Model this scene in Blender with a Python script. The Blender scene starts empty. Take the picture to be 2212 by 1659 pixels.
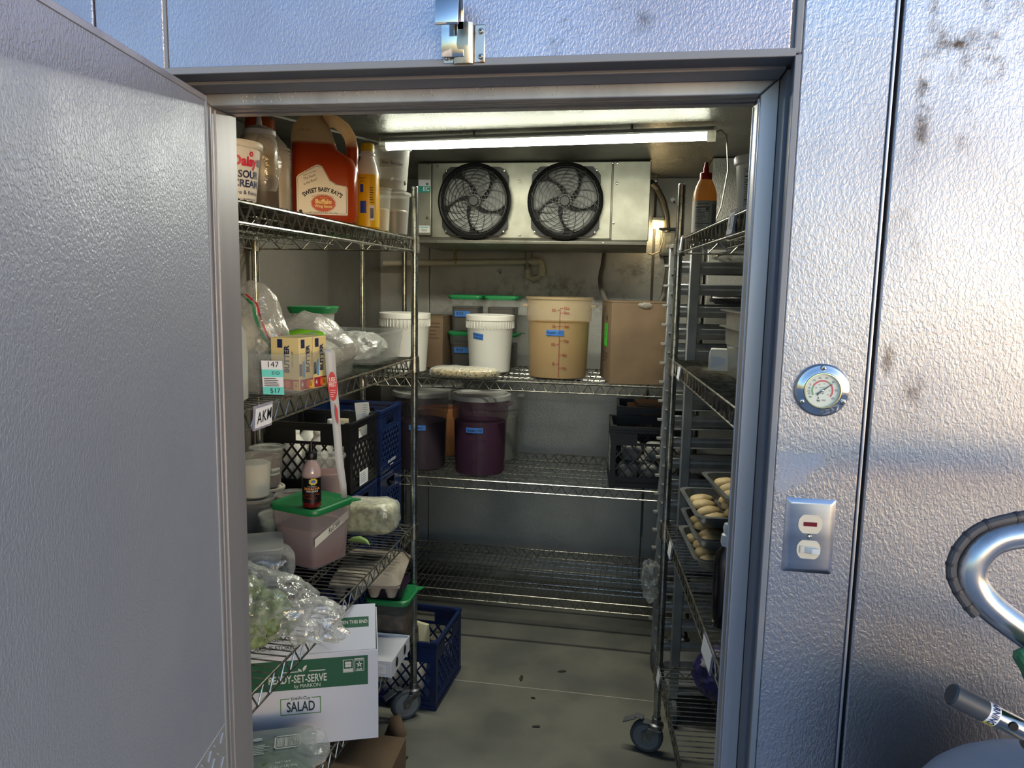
import bpy, math, random
from mathutils import Vector, Matrix, noise
from mathutils.bvhtree import BVHTree
R = math.radians
PI = math.pi
V = Vector
scene = bpy.context.scene
COL = scene.collection
random.seed(4)

# ------------------------------------------------------------------ camera
YAW, PITCH, ROLL, FPX = R(9.65), R(7.5), R(1.12), 1620.0
fw = V((-math.sin(YAW) * math.cos(PITCH), math.cos(YAW) * math.cos(PITCH), -math.sin(PITCH)))
r0 = V((math.cos(YAW), math.sin(YAW), 0))
u0 = r0.cross(fw)
rt = r0 * math.cos(ROLL) + u0 * math.sin(ROLL)
up = -r0 * math.sin(ROLL) + u0 * math.cos(ROLL)
cam_data = bpy.data.cameras.new('camera')
cam = bpy.data.objects.new('camera', cam_data)
COL.objects.link(cam)
cam_data.sensor_fit = 'HORIZONTAL'
cam_data.sensor_width = 36.0
cam_data.lens = FPX / 2212 * 36.0
cam_data.clip_start = 0.02
cam.matrix_world = Matrix(((rt.x, up.x, -fw.x, 0), (rt.y, up.y, -fw.y, 0), (rt.z, up.z, -fw.z, 1.62), (0, 0, 0, 1)))
scene.camera = cam

# ------------------------------------------------------------------ sky, exposure
world = bpy.data.worlds.new('evening_sky')
scene.world = world
world.use_nodes = True
wn = world.node_tree.nodes
wl = world.node_tree.links
sky = wn.new('ShaderNodeTexSky')
sky.sky_type = 'NISHITA'
sky.sun_disc = False
sky.sun_elevation = R(5.0)
sky.sun_rotation = R(136.0)
sky.altitude = 1600
sky.air_density = 1.0
sky.dust_density = 2.0
sky.ozone_density = 3.0
hs_ = wn.new('ShaderNodeHueSaturation')      # thin evening haze: a little less saturated all over
hs_.inputs['Saturation'].default_value = .88
wl.new(sky.outputs[0], hs_.inputs['Color'])
wl.new(hs_.outputs[0], wn['Background'].inputs[0])
wn['Background'].inputs[1].default_value = 0.66
scene.view_settings.view_transform = 'Standard'
scene.view_settings.look = 'None'
scene.view_settings.gamma = 1.0
scene.view_settings.use_curve_mapping = False
scene.view_settings.exposure = 0.0

LED_POWER = 21.0
cy = scene.cycles
cy.max_bounces = 5
cy.use_light_tree = False
world.cycles.sampling_method = 'MANUAL'
world.cycles.sample_map_resolution = 512
cy.diffuse_bounces = 3
cy.glossy_bounces = 4
cy.transmission_bounces = 4
cy.transparent_max_bounces = 7
cy.use_adaptive_sampling = True
cy.adaptive_threshold = .02
cy.caustics_reflective = False
cy.caustics_refractive = False

# ------------------------------------------------------------------ helpers
def lin(h):
    if isinstance(h, str):
        h = h.lstrip('#')
        c = [int(h[i:i + 2], 16) / 255 for i in (0, 2, 4)]
    else:
        c = list(h)
    return tuple((x / 12.92 if x <= .04045 else ((x + .055) / 1.055) ** 2.4) for x in c) + (1,)

MATS = {}

def mat(name, col, rough=.5, metal=0., bump=None, col2=None, cs=20., cfac=1., alpha=None, emit=None,
        spec=.5, coat=0., split=None, aniso=0., rvar=None, thin=None, stretch=None, lo=.4, hi=.62, trans=0.):
    """Procedural principled material. bump=(scale, strength, distance); col2 = second colour mixed by noise at
    scale cs; split=(z, colour) changes the colour above a local height; alpha<1 lets light through."""
    if name in MATS:
        return MATS[name]
    m = bpy.data.materials.new(name)
    m.use_nodes = True
    N, L = m.node_tree.nodes, m.node_tree.links
    b = N['Principled BSDF']
    b.inputs['Base Color'].default_value = lin(col)
    b.inputs['Roughness'].default_value = rough
    b.inputs['Metallic'].default_value = metal
    b.inputs['Specular IOR Level'].default_value = spec
    if coat:
        b.inputs['Coat Weight'].default_value = coat
    tc = None
    def coords():
        nonlocal tc
        if tc is None:
            tc = N.new('ShaderNodeTexCoord')
        if stretch:
            mp = N.new('ShaderNodeMapping')
            mp.inputs['Scale'].default_value = stretch
            L.new(tc.outputs['Object'], mp.inputs[0])
            return mp.outputs[0]
        return tc.outputs['Object']
    colsock = None
    if col2:
        t = N.new('ShaderNodeTexNoise')
        t.inputs['Scale'].default_value = cs
        t.inputs['Detail'].default_value = 5
        L.new(coords(), t.inputs['Vector'])
        mr = N.new('ShaderNodeMapRange')
        mr.inputs[1].default_value = lo
        mr.inputs[2].default_value = hi
        mr.inputs[4].default_value = cfac
        L.new(t.outputs[0], mr.inputs[0])
        mx = N.new('ShaderNodeMix')
        mx.data_type = 'RGBA'
        mx.inputs[6].default_value = lin(col)
        mx.inputs[7].default_value = lin(col2)
        L.new(mr.outputs[0], mx.inputs[0])
        colsock = mx.outputs[2]
    if split:
        for z, c2, soft in split:
            tcz = N.new('ShaderNodeTexCoord')
            sp = N.new('ShaderNodeSeparateXYZ')
            L.new(tcz.outputs['Object'], sp.inputs[0])
            mr = N.new('ShaderNodeMapRange')
            mr.inputs[1].default_value = z - soft
            mr.inputs[2].default_value = z + soft
            L.new(sp.outputs[2], mr.inputs[0])
            mx = N.new('ShaderNodeMix')
            mx.data_type = 'RGBA'
            if colsock is None:
                mx.inputs[6].default_value = lin(col)
            else:
                L.new(colsock, mx.inputs[6])
            mx.inputs[7].default_value = lin(c2)
            L.new(mr.outputs[0], mx.inputs[0])
            colsock = mx.outputs[2]
    if colsock is not None:
        L.new(colsock, b.inputs['Base Color'])
    if bump:
        t = N.new('ShaderNodeTexNoise')
        t.inputs['Scale'].default_value = bump[0]
        t.inputs['Detail'].default_value = 3
        L.new(coords(), t.inputs['Vector'])
        bp = N.new('ShaderNodeBump')
        bp.inputs['Strength'].default_value = bump[1]
        bp.inputs['Distance'].default_value = bump[2]
        L.new(t.outputs[0], bp.inputs['Height'])
        L.new(bp.outputs[0], b.inputs['Normal'])
    if rvar:
        t = N.new('ShaderNodeTexNoise')
        t.inputs['Scale'].default_value = rvar[0]
        t.inputs['Detail'].default_value = 4
        L.new(coords(), t.inputs['Vector'])
        mr = N.new('ShaderNodeMapRange')
        mr.inputs[1].default_value = .35
        mr.inputs[2].default_value = .65
        mr.inputs[3].default_value = rvar[1]
        mr.inputs[4].default_value = rvar[2]
        L.new(t.outputs[0], mr.inputs[0])
        L.new(mr.outputs[0], b.inputs['Roughness'])
    if emit:
        b.inputs['Emission Color'].default_value = lin(emit[0])
        b.inputs['Emission Strength'].default_value = emit[1]
    if trans:
        tl = N.new('ShaderNodeBsdfTranslucent')
        tl.inputs[0].default_value = lin(col)
        if colsock is not None:
            L.new(colsock, tl.inputs[0])
        m2 = N.new('ShaderNodeMixShader')
        m2.inputs[0].default_value = trans
        L.new(b.outputs[0], m2.inputs[1])
        L.new(tl.outputs[0], m2.inputs[2])
        L.new(m2.outputs[0], N['Material Output'].inputs[0])
    if alpha is not None:
        tr = N.new('ShaderNodeBsdfTransparent')
        mx = N.new('ShaderNodeMixShader')
        mx.inputs[0].default_value = alpha
        L.new(tr.outputs[0], mx.inputs[1])
        if thin:
            tl = N.new('ShaderNodeBsdfTranslucent')
            tl.inputs[0].default_value = lin(col)
            m2 = N.new('ShaderNodeMixShader')
            m2.inputs[0].default_value = thin
            L.new(b.outputs[0], m2.inputs[1])
            L.new(tl.outputs[0], m2.inputs[2])
            L.new(m2.outputs[0], mx.inputs[2])
        else:
            L.new(b.outputs[0], mx.inputs[2])
        L.new(mx.outputs[0], N['Material Output'].inputs[0])
    MATS[name] = m
    return m

def film(name, col, a0, a1, rough=.06, bump=(60, .35, .004)):
    """clear film: see-through face on, whiter and glossier where it turns away or creases"""
    if name in MATS:
        return MATS[name]
    m = bpy.data.materials.new(name)
    m.use_nodes = True
    N, L = m.node_tree.nodes, m.node_tree.links
    b = N['Principled BSDF']
    b.inputs['Base Color'].default_value = lin(col)
    b.inputs['Roughness'].default_value = rough
    b.inputs['Specular IOR Level'].default_value = .9
    lw = N.new('ShaderNodeLayerWeight')
    lw.inputs[0].default_value = .5
    mr = N.new('ShaderNodeMapRange')
    mr.inputs[1].default_value = .1
    mr.inputs[2].default_value = .95
    mr.inputs[3].default_value = a0
    mr.inputs[4].default_value = a1
    L.new(lw.outputs['Facing'], mr.inputs[0])
    gl = N.new('ShaderNodeBsdfGlossy')
    gl.inputs['Roughness'].default_value = rough
    t = N.new('ShaderNodeTexNoise')
    t.inputs['Scale'].default_value = bump[0]
    t.inputs['Detail'].default_value = 3
    tc = N.new('ShaderNodeTexCoord')
    L.new(tc.outputs['Object'], t.inputs['Vector'])
    bp = N.new('ShaderNodeBump')
    bp.inputs['Strength'].default_value = bump[1]
    bp.inputs['Distance'].default_value = bump[2]
    L.new(t.outputs[0], bp.inputs['Height'])
    for q in (b, gl, lw):
        L.new(bp.outputs[0], q.inputs['Normal'])
    tr = N.new('ShaderNodeBsdfTransparent')
    m1 = N.new('ShaderNodeMixShader')
    L.new(mr.outputs[0], m1.inputs[0])
    L.new(tr.outputs[0], m1.inputs[1])
    L.new(b.outputs[0], m1.inputs[2])
    m2 = N.new('ShaderNodeMixShader')
    m2.inputs[0].default_value = .09
    L.new(m1.outputs[0], m2.inputs[1])
    L.new(gl.outputs[0], m2.inputs[2])
    L.new(m2.outputs[0], N['Material Output'].inputs[0])
    MATS[name] = m
    return m

class MB:
    """collects vertices and faces of one mesh"""
    def __init__(s):
        s.v = []
        s.f = []
    def add(s, vs, fs):
        o = len(s.v)
        s.v += [tuple(v) for v in vs]
        s.f += [tuple(i + o for i in f) for f in fs]
        return s
    def box(s, c, d, rz=0., m=None):
        x, y, z = d[0] / 2, d[1] / 2, d[2] / 2
        vs = [V((a * x, b * y, e * z)) for e in (-1, 1) for b in (-1, 1) for a in (-1, 1)]
        M = m or (Matrix.Translation(V(c)) @ Matrix.Rotation(rz, 4, 'Z'))
        vs = [M @ v for v in vs]
        return s.add(vs, [(0, 2, 3, 1), (4, 5, 7, 6), (0, 1, 5, 4), (2, 6, 7, 3), (0, 4, 6, 2), (1, 3, 7, 5)])
    def bx(s, x0, x1, y0, y1, z0, z1):
        return s.box(((x0 + x1) / 2, (y0 + y1) / 2, (z0 + z1) / 2), (x1 - x0, y1 - y0, z1 - z0))
    def loft(s, rings, cap0=True, cap1=True, closed=True):
        n = len(rings[0])
        vs = [p for r in rings for p in r]
        fs = []
        for i in range(len(rings) - 1):
            for j in range(n if closed else n - 1):
                k = (j + 1) % n
                fs.append((i * n + j, i * n + k, (i + 1) * n + k, (i + 1) * n + j))
        if cap0:
            fs.append(tuple(reversed(range(n))))
        if cap1:
            fs.append(tuple((len(rings) - 1) * n + j for j in range(n)))
        return s.add(vs, fs)
    def cyl(s, p0, p1, r, r1=None, n=12, cap=True):
        p0, p1 = V(p0), V(p1)
        d = (p1 - p0)
        if d.length < 1e-7:
            return s
        d.normalize()
        a = d.orthogonal().normalized()
        b = d.cross(a)
        r1 = r if r1 is None else r1
        rings = [[p + (a * math.cos(t) + b * math.sin(t)) * q for t in [2 * PI * i / n for i in range(n)]] for p, q in ((p0, r), (p1, r1))]
        return s.loft(rings, cap, cap)
    def tube(s, pts, r, n=8, closed=False, cap=True):
        pts = [V(p) for p in pts]
        m = len(pts)
        rings = []
        prev = None
        for i, p in enumerate(pts):
            if closed:
                t = pts[(i + 1) % m] - pts[i - 1]
            else:
                t = pts[min(i + 1, m - 1)] - pts[max(i - 1, 0)]
            t.normalize()
            if prev is None:
                a = t.orthogonal().normalized()
            else:
                a = (prev - t * prev.dot(t))
                a = a.normalized() if a.length > 1e-6 else t.orthogonal().normalized()
            prev = a
            b = t.cross(a)
            q = r[i] if isinstance(r, (list, tuple)) else r
            rings.append([p + (a * math.cos(2 * PI * k / n) + b * math.sin(2 * PI * k / n)) * q for k in range(n)])
        if closed:
            rings.append(rings[0])
            return s.loft(rings, False, False)
        return s.loft(rings, cap, cap)
    def lathe(s, prof, n=28, c=(0, 0, 0), ax='Z'):
        rings = []
        c = V(c)
        for r, z in prof:
            r = max(r, 1e-5)
            ring = []
            for i in range(n):
                t = 2 * PI * i / n
                p = V((r * math.cos(t), r * math.sin(t), z))
                if ax == 'Y':
                    p = V((p.x, -p.z, p.y))
                elif ax == 'X':
                    p = V((p.z, p.x, p.y))
                ring.append(c + p)
            rings.append(ring)
        return s.loft(rings, False, False)
    def rr(s, secs, n=4, cap0=True, cap1=True):
        """loft of rounded rectangles: (z, w, d, rad[, ox, oy])"""
        rings = []
        for q in secs:
            z, w, d, rad = q[:4]
            ox, oy = (q[4], q[5]) if len(q) > 4 else (0, 0)
            rings.append([V((ox + x, oy + y, z)) for x, y in rrect(w, d, rad, n)])
        return s.loft(rings, cap0, cap1)
    def prism(s, poly, z0, z1):
        n = len(poly)
        return s.loft([[V((x, y, z0)) for x, y in poly], [V((x, y, z1)) for x, y in poly]])
    def grid(s, fn, nu, nv, closeu=False):
        vs = [fn(i / (nu if closeu else nu - 1), j / (nv - 1)) for j in range(nv) for i in range(nu)]
        fs = []
        for j in range(nv - 1):
            for i in range(nu if closeu else nu - 1):
                k = (i + 1) % nu
                fs.append((j * nu + i, j * nu + k, (j + 1) * nu + k, (j + 1) * nu + i))
        return s.add(vs, fs)
    def xf(s, M):
        s.v = [tuple(M @ V(v)) for v in s.v]
        return s
    def mesh(s, name, m, smooth=True, ang=35):
        me = bpy.data.meshes.new(name)
        me.from_pydata(s.v, [], s.f)
        me.update()
        if smooth:
            me.polygons.foreach_set('use_smooth', [True] * len(me.polygons))
            me.set_sharp_from_angle(angle=R(ang))
        if m:
            me.materials.append(m)
        return me
    def obj(s, name, m, parent=None, loc=None, rz=0, smooth=True, bevel=0, ang=35, solid=0, label=None):
        o = bpy.data.objects.new(name, s.mesh(name, m, smooth, ang))
        COL.objects.link(o)
        if parent:
            o.parent = parent
        if loc:
            o.location = loc
        o.rotation_euler[2] = rz
        if solid:
            q = o.modifiers.new('solid', 'SOLIDIFY')
            q.thickness = solid
            q.offset = -1
        if bevel:
            q = o.modifiers.new('bevel', 'BEVEL')
            q.width = bevel
            q.segments = 2
            q.limit_method = 'ANGLE'
        if label:
            o['label'] = label
        return o

def rrect(w, d, rad, n=4):
    pts = []
    rad = min(rad, w / 2 - 1e-4, d / 2 - 1e-4)
    for cx, cy, a0 in ((w / 2 - rad, d / 2 - rad, 0), (-w / 2 + rad, d / 2 - rad, 90), (-w / 2 + rad, -d / 2 + rad, 180), (w / 2 - rad, -d / 2 + rad, 270)):
        for i in range(n + 1):
            t = R(a0 + 90 * i / n)
            pts.append((cx + rad * math.cos(t), cy + rad * math.sin(t)))
    return pts

def T(name, label, cat, loc=(0, 0, 0), rz=0., group=None, rot=None):
    o = bpy.data.objects.new(name, None)
    o.empty_display_size = .05
    COL.objects.link(o)
    o.location = loc
    o.rotation_euler = rot if rot else (0, 0, rz)
    o['label'] = label
    o['category'] = cat
    if group:
        o['group'] = group
    return o

def tag(o, label, cat, group=None):
    o['label'] = label
    o['category'] = cat
    if group:
        o['group'] = group
    return o

def struct(name, label=None, loc=(0, 0, 0), rz=0):
    o = bpy.data.objects.new(name, None)
    COL.objects.link(o)
    o.location = loc
    o.rotation_euler[2] = rz
    o['kind'] = 'structure'
    o['category'] = name.split('_')[0]
    if label:
        o['label'] = label
    return o

def link(me, name, parent, loc=(0, 0, 0), rz=0, rot=None):
    o = bpy.data.objects.new(name, me)
    COL.objects.link(o)
    o.parent = parent
    o.location = loc
    o.rotation_euler = rot if rot else (0, 0, rz)
    return o

# --- flat print on surfaces: a map turns (x, y) on the label into a point
def flat(o, r, u, eps=.0012):
    o, r, u = V(o), V(r).normalized(), V(u).normalized()
    n = r.cross(u)
    return lambda x, y, e=0: o + r * x + u * y + n * (eps + e)

def onc(rad, a0, z0, eps=.0012, c=(0, 0)):
    """wrapped on a cylinder or cone; rad(z) or number, a0 in degrees (-90 faces -Y)"""
    def f(x, y, e=0):
        z = z0 + y
        q = rad(z) if callable(rad) else rad
        t = R(a0) + x / q
        return V((c[0] + (q + eps + e) * math.cos(t), c[1] + (q + eps + e) * math.sin(t), z))
    return f

def onmesh(b, o, r, u, d, eps=.002):
    """print pressed onto a soft pack: rays from a flat sheet along d find the surface"""
    tree = BVHTree.FromPolygons([V(v) for v in b.v], b.f)
    o, r, u, d = V(o), V(r).normalized(), V(u).normalized(), V(d).normalized()
    def f(x, y, e=0):
        p = o + r * x + u * y
        hit = tree.ray_cast(p - d * .3, d)
        q = hit[0] if hit[0] is not None else p
        return q - d * (eps + e)
    return f

def text(s, size, m, parent, fn, at=(0, 0), bold=0., shear=0., sx=1., name='lettering', align='CENTER', arc=None, rot=0., e=.0003, space=1.):
    cu = bpy.data.curves.new(name, 'FONT')
    cu.body = s
    cu.size = size
    cu.align_x = align
    cu.align_y = 'CENTER'
    cu.shear = shear
    cu.offset = bold
    cu.resolution_u = 3
    cu.space_character = space
    tmp = bpy.data.objects.new('tmp', cu)
    me = bpy.data.meshes.new_from_object(tmp)
    bpy.data.objects.remove(tmp)
    bpy.data.curves.remove(cu)
    cr, sr = math.cos(rot), math.sin(rot)
    for v in me.vertices:
        x, y = v.co.x * sx, v.co.y
        if arc:
            t = x / arc
            x, y = (arc + y) * math.sin(t), (arc + y) * math.cos(t) - arc
        x, y = x * cr - y * sr, x * sr + y * cr
        v.co = fn(at[0] + x, at[1] + y, e)
    me.materials.clear()
    me.materials.append(m)
    o = bpy.data.objects.new(name, me)
    COL.objects.link(o)
    o.parent = parent
    return o

class Print:
    """flat printed shapes laid on a surface map"""
    def __init__(s, fn):
        s.fn = fn
        s.b = MB()
    def quad(s, x0, y0, x1, y1, n=1, e=0., ny=1):
        n = max(n, 1)
        vs = [s.fn(x0 + (x1 - x0) * i / n, y0 + (y1 - y0) * j / ny, e) for j in range(ny + 1) for i in range(n + 1)]
        s.b.add(vs, [(j * (n + 1) + i, j * (n + 1) + i + 1, (j + 1) * (n + 1) + i + 1, (j + 1) * (n + 1) + i) for j in range(ny) for i in range(n)])
        return s
    def poly(s, pts, e=0.):
        s.b.add([s.fn(x, y, e) for x, y in pts], [tuple(range(len(pts)))])
        return s
    def ell(s, cx, cy, rx, ry, n=24, e=0.):
        return s.poly([(cx + rx * math.cos(2 * PI * i / n), cy + ry * math.sin(2 * PI * i / n)) for i in range(n)], e)
    def frame(s, x0, y0, x1, y1, t, e=0., n=1):
        s.quad(x0, y0, x1, y0 + t, n, e).quad(x0, y1 - t, x1, y1, n, e)
        return s.quad(x0, y0, x0 + t, y1, 1, e).quad(x1 - t, y0, x1, y1, 1, e)
    def lines(s, x0, x1, y1, n, pitch, t, seed=1, e=0., seg=3):
        rn = random.Random(seed)
        for i in range(n):
            s.quad(x0, y1 - i * pitch - t, x0 + (x1 - x0) * rn.uniform(.6, 1), y1 - i * pitch, seg, e)
        return s
    def bars(s, x0, y0, x1, y1, seed=3, e=0.):
        rn = random.Random(seed)
        x = x0
        while x < x1:
            w = (x1 - x0) * rn.choice((.012, .02, .035))
            s.quad(x, y0, min(x + w, x1), y1, 1, e)
            x += w + (x1 - x0) * rn.choice((.015, .025))
        return s
    def obj(s, name, m, parent, label=None):
        return s.b.obj(name, m, parent, smooth=False, label=label)

def nz(p, f, seed=0.):
    return noise.noise(V((p[0] * f + seed * 7.3, p[1] * f - seed * 3.1, p[2] * f + seed)))

def crumple(center, radii, seed, amp=.12, freq=14., nu=48, nv=28, flatz=None, crease=.6, shape=None, pw=1.):
    """a crumpled film or soft pack: displaced ellipsoid with creases; flatz clamps the underside"""
    b = MB()
    cx, cy, cz = center
    def fn(u, v):
        t = 2 * PI * u
        ph = PI * v - PI / 2
        c, s_ = math.cos(ph), math.sin(ph)
        sg = lambda q: math.copysign(abs(q) ** pw, q)
        d = V((sg(math.cos(t)) * sg(c), sg(math.sin(t)) * sg(c), sg(s_)))
        p = V((d.x * radii[0], d.y * radii[1], d.z * radii[2]))
        if shape:
            p = shape(p, d)
        if crease >= .75:
            vd = noise.voronoi(V((p.x * freq + seed * 1.7, p.y * freq - seed, p.z * freq + seed * .6)))[0]
            v2 = noise.voronoi(V((p.x * freq * 2.3 - seed, p.y * freq * 2.3 + seed, p.z * freq * 2.3)))[0]
            k = amp * (1.3 * (vd[0] - .45) + .5 * (v2[0] - .45) + .8 * nz(p, freq * .45, seed + 5))
        else:
            a = 1 - 2 * abs(nz(p, freq, seed))
            k = amp * ((1 - crease) * nz(p, freq * .5, seed + 5) + crease * (a * a - .4)) + amp * .35 * nz(p, freq * 3.1, seed + 9)
        p = p * (1 + k)
        p += V((cx, cy, cz))
        if flatz is not None and p.z < flatz:
            p.z = flatz + (p.z - flatz) * .04
        return p
    b.grid(fn, nu, nv, True)
    return b

# ------------------------------------------------------------------ materials of the building
def emboss(name, col, rough, scale=150., strength=.55, stains=None, tint=None, dist=.0012, metal=1.0):
    """stucco-embossed sheet metal: worm-like relief from stretched noise; stains are grime patches with a place of their own"""
    if name in MATS:
        return MATS[name]
    m = mat(name, col, rough, metal)
    N, L = m.node_tree.nodes, m.node_tree.links
    b = N['Principled BSDF']
    tc = N.new('ShaderNodeTexCoord')
    mp = N.new('ShaderNodeMapping')
    mp.inputs['Rotation'].default_value = (0, R(28), 0)
    mp.inputs['Scale'].default_value = (1., 1., .62)
    L.new(tc.outputs['Object'], mp.inputs[0])
    t = N.new('ShaderNodeTexNoise')
    t.inputs['Scale'].default_value = scale
    t.inputs['Detail'].default_value = 1.0
    t.inputs['Distortion'].default_value = .6
    L.new(mp.outputs[0], t.inputs['Vector'])
    mr = N.new('ShaderNodeMapRange')
    mr.interpolation_type = 'SMOOTHSTEP'
    mr.inputs[1].default_value = .33
    mr.inputs[2].default_value = .67
    L.new(t.outputs[0], mr.inputs[0])
    w = N.new('ShaderNodeTexNoise')            # the sheet is never quite flat
    w.inputs['Scale'].default_value = 3.0
    L.new(tc.outputs['Object'], w.inputs['Vector'])
    b0 = N.new('ShaderNodeBump')
    b0.inputs['Strength'].default_value = .25
    b0.inputs['Distance'].default_value = .02
    L.new(w.outputs[0], b0.inputs['Height'])
    bp = N.new('ShaderNodeBump')
    bp.inputs['Strength'].default_value = strength
    bp.inputs['Distance'].default_value = dist
    L.new(mr.outputs[0], bp.inputs['Height'])
    L.new(b0.outputs[0], bp.inputs['Normal'])
    L.new(bp.outputs[0], b.inputs['Normal'])
    # cloudy oxidation
    c = N.new('ShaderNodeTexNoise')
    c.inputs['Scale'].default_value = 2.4
    c.inputs['Detail'].default_value = 6
    L.new(tc.outputs['Object'], c.inputs['Vector'])
    r1 = N.new('ShaderNodeMapRange')
    r1.inputs[1].default_value = .3
    r1.inputs[2].default_value = .7
    r1.inputs[3].default_value = rough * .85
    r1.inputs[4].default_value = min(1, rough * 1.3)
    L.new(c.outputs[0], r1.inputs[0])
    L.new(r1.outputs[0], b.inputs['Roughness'])
    mx = N.new('ShaderNodeMix')
    mx.data_type = 'RGBA'
    mx.inputs[6].default_value = lin(col)
    mx.inputs[7].default_value = lin(tint or [x * .86 for x in lin(col)[:3]])
    L.new(c.outputs[0], mx.inputs[0])
    sock = mx.outputs[2]
    if stains:
        # several grime patches: soft ellipses broken up by fine noise
        g = N.new('ShaderNodeTexNoise')
        g.inputs['Scale'].default_value = 26.
        g.inputs['Detail'].default_value = 7
        g.inputs['Roughness'].default_value = .65
        L.new(tc.outputs['Object'], g.inputs['Vector'])
        gm = N.new('ShaderNodeMapRange')
        gm.inputs[1].default_value = .46
        gm.inputs[2].default_value = .62
        L.new(g.outputs[0], gm.inputs[0])
        tot = None
        for (x, z, sx, sz, a) in stains:
            sp = N.new('ShaderNodeMapping')
            sp.vector_type = 'POINT'
            sp.inputs['Location'].default_value = (-x / sx, 0, -z / sz)
            sp.inputs['Scale'].default_value = (1 / sx, 0, 1 / sz)
            L.new(tc.outputs['Object'], sp.inputs[0])
            ln = N.new('ShaderNodeVectorMath')
            ln.operation = 'LENGTH'
            L.new(sp.outputs[0], ln.inputs[0])
            q = N.new('ShaderNodeMapRange')
            q.inputs[1].default_value = 1.
            q.inputs[2].default_value = .2
            q.inputs[4].default_value = a
            L.new(ln.outputs['Value'], q.inputs[0])
            if tot is None:
                tot = q.outputs[0]
            else:
                ad = N.new('ShaderNodeMath')
                ad.operation = 'MAXIMUM'
                L.new(tot, ad.inputs[0])
                L.new(q.outputs[0], ad.inputs[1])
                tot = ad.outputs[0]
        mu = N.new('ShaderNodeMath')
        mu.operation = 'MULTIPLY'
        L.new(tot, mu.inputs[0])
        L.new(gm.outputs[0], mu.inputs[1])
        m2 = N.new('ShaderNodeMix')
        m2.data_type = 'RGBA'
        L.new(mu.outputs[0], m2.inputs[0])
        L.new(sock, m2.inputs[6])
        m2.inputs[7].default_value = lin('#4a4038')
        sock = m2.outputs[2]
        L.new(mu.outputs[0], b.inputs['Coat Weight']) if False else None
    L.new(sock, b.inputs['Base Color'])
    return m

STAIN_R = [(.40, 1.945, .045, .05, 1.), (.445, 1.935, .03, .045, 1.), (.366, 1.87, .014, .15, .9), (.42, 1.84, .018, .035, .9), (.37, 2.0, .014, .06, .8), (.5, 1.98, .06, .07, .8), (.347, 1.53, .014, .05, .7), (.385, 1.47, .025, .05, .6), (.43, 2.02, .02, .06, .8), (.36, 1.70, .03, .05, .5)]
STAIN_H = [(-.13, 1.985, .03, .04, .9), (-.02, 1.995, .03, .02, .6), (-.05, 2.01, .03, .015, .5)]
STAIN_B = [(-.5, 1.6, .5, .12, .5), (.0, 1.7, .3, .1, .4), (-.9, 1.5, .3, .2, .4), (-.2, 1.55, .2, .1, .5)]
M_PAN = emboss('embossed_panel', '#c4c5d2', .42, 270, .3, metal=.8)
M_PANR = emboss('embossed_panel_stained', '#c6c8cf', .38, 260, .2, STAIN_R)
M_PANH = emboss('embossed_header', '#c4c5d2', .42, 270, .3, STAIN_H, metal=.8)
M_DOOR = emboss('embossed_door', '#cdd1dc', .42, 290, .34, metal=.6)
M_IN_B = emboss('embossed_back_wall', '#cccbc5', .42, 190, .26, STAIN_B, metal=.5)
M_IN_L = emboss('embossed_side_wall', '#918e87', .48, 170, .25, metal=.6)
M_CEIL = emboss('embossed_ceiling', '#aeada5', .28, 200, .85, metal=.75)
M_GALV = mat('galvanised_sheet', '#9a998d', .42, .85, bump=(60, .25, .001), col2='#868579', cs=9)
M_ALU = mat('brushed_aluminium', '#cbcbd0', .4, .8, col2='#b5b5bb', cs=14, stretch=(1, 1, .08), bump=(70, .12, .001))
M_ALU2 = mat('extruded_aluminium', '#bfbfc5', .42, .75, col2='#acacb3', cs=10, stretch=(1, 1, .1))
M_PVC = mat('grey_vinyl', '#686c77', .42)
M_PVC2 = mat('pale_grey_vinyl', '#84868a', .45)
M_CHROME = mat('chrome', '#c6c8ca', .1, 1.)
M_CHROME2 = mat('worn_chrome', '#a9aaa6', .24, 1., col2='#7c7d78', cs=40)
M_POST = mat('chrome_post', '#b0b5b1', .2, .95, col2='#7f8581', cs=60, stretch=(1, 1, .3))
M_WIRE = mat('zinc_wire', '#a9a8a0', .28, .92, col2='#7f7d73', cs=50)
M_BLACK = mat('black_plastic', '#0b0b0c', .42)
M_GAP = mat('seam_dark', '#141416', .8)
M_STEEL = mat('dull_steel', '#8b8d8f', .36, 1., col2='#6b6c6c', cs=25)
M_SCREW = mat('screw_steel', '#b9bab6', .22, 1.)
M_WHITE = mat('white_plastic', '#e9e7df', .38, trans=.25)
M_IVORY = mat('ivory_plastic', '#ddd3bd', .4)
M_RUBBER = mat('grey_rubber', '#4a4e52', .65)
M_INK = mat('black_ink', '#101014', .55)
M_PAPER = mat('white_paper', '#dcdfe4', .7)
M_CARD = mat('brown_cardboard', '#6f5b45', .82, bump=(90, .12, .001), col2='#624f3b', cs=6)
M_CLEARHOLD = mat('clear_label_holder', '#c8c6dc', .15, alpha=.35)

# concrete
def concrete():
    m = mat('sealed_concrete', '#73736a', .48, bump=(35, .12, .003), col2='#5f605a', cs=3.2, rvar=(5, .36, .62))
    return m
M_FLOOR = concrete()
M_GROUND = mat('pale_pavement', '#a3a4a9', .8, bump=(60, .4, .004), col2='#93949a', cs=5)

# ------------------------------------------------------------------ the setting
FY, WB = 1.14, 1.33           # outer face and inner face of the front wall
XL, XR, YB, ZC = -1.41, .87, 3.95, 2.17
OX0, OX1, OZ = -.785, .199, 1.946

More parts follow.
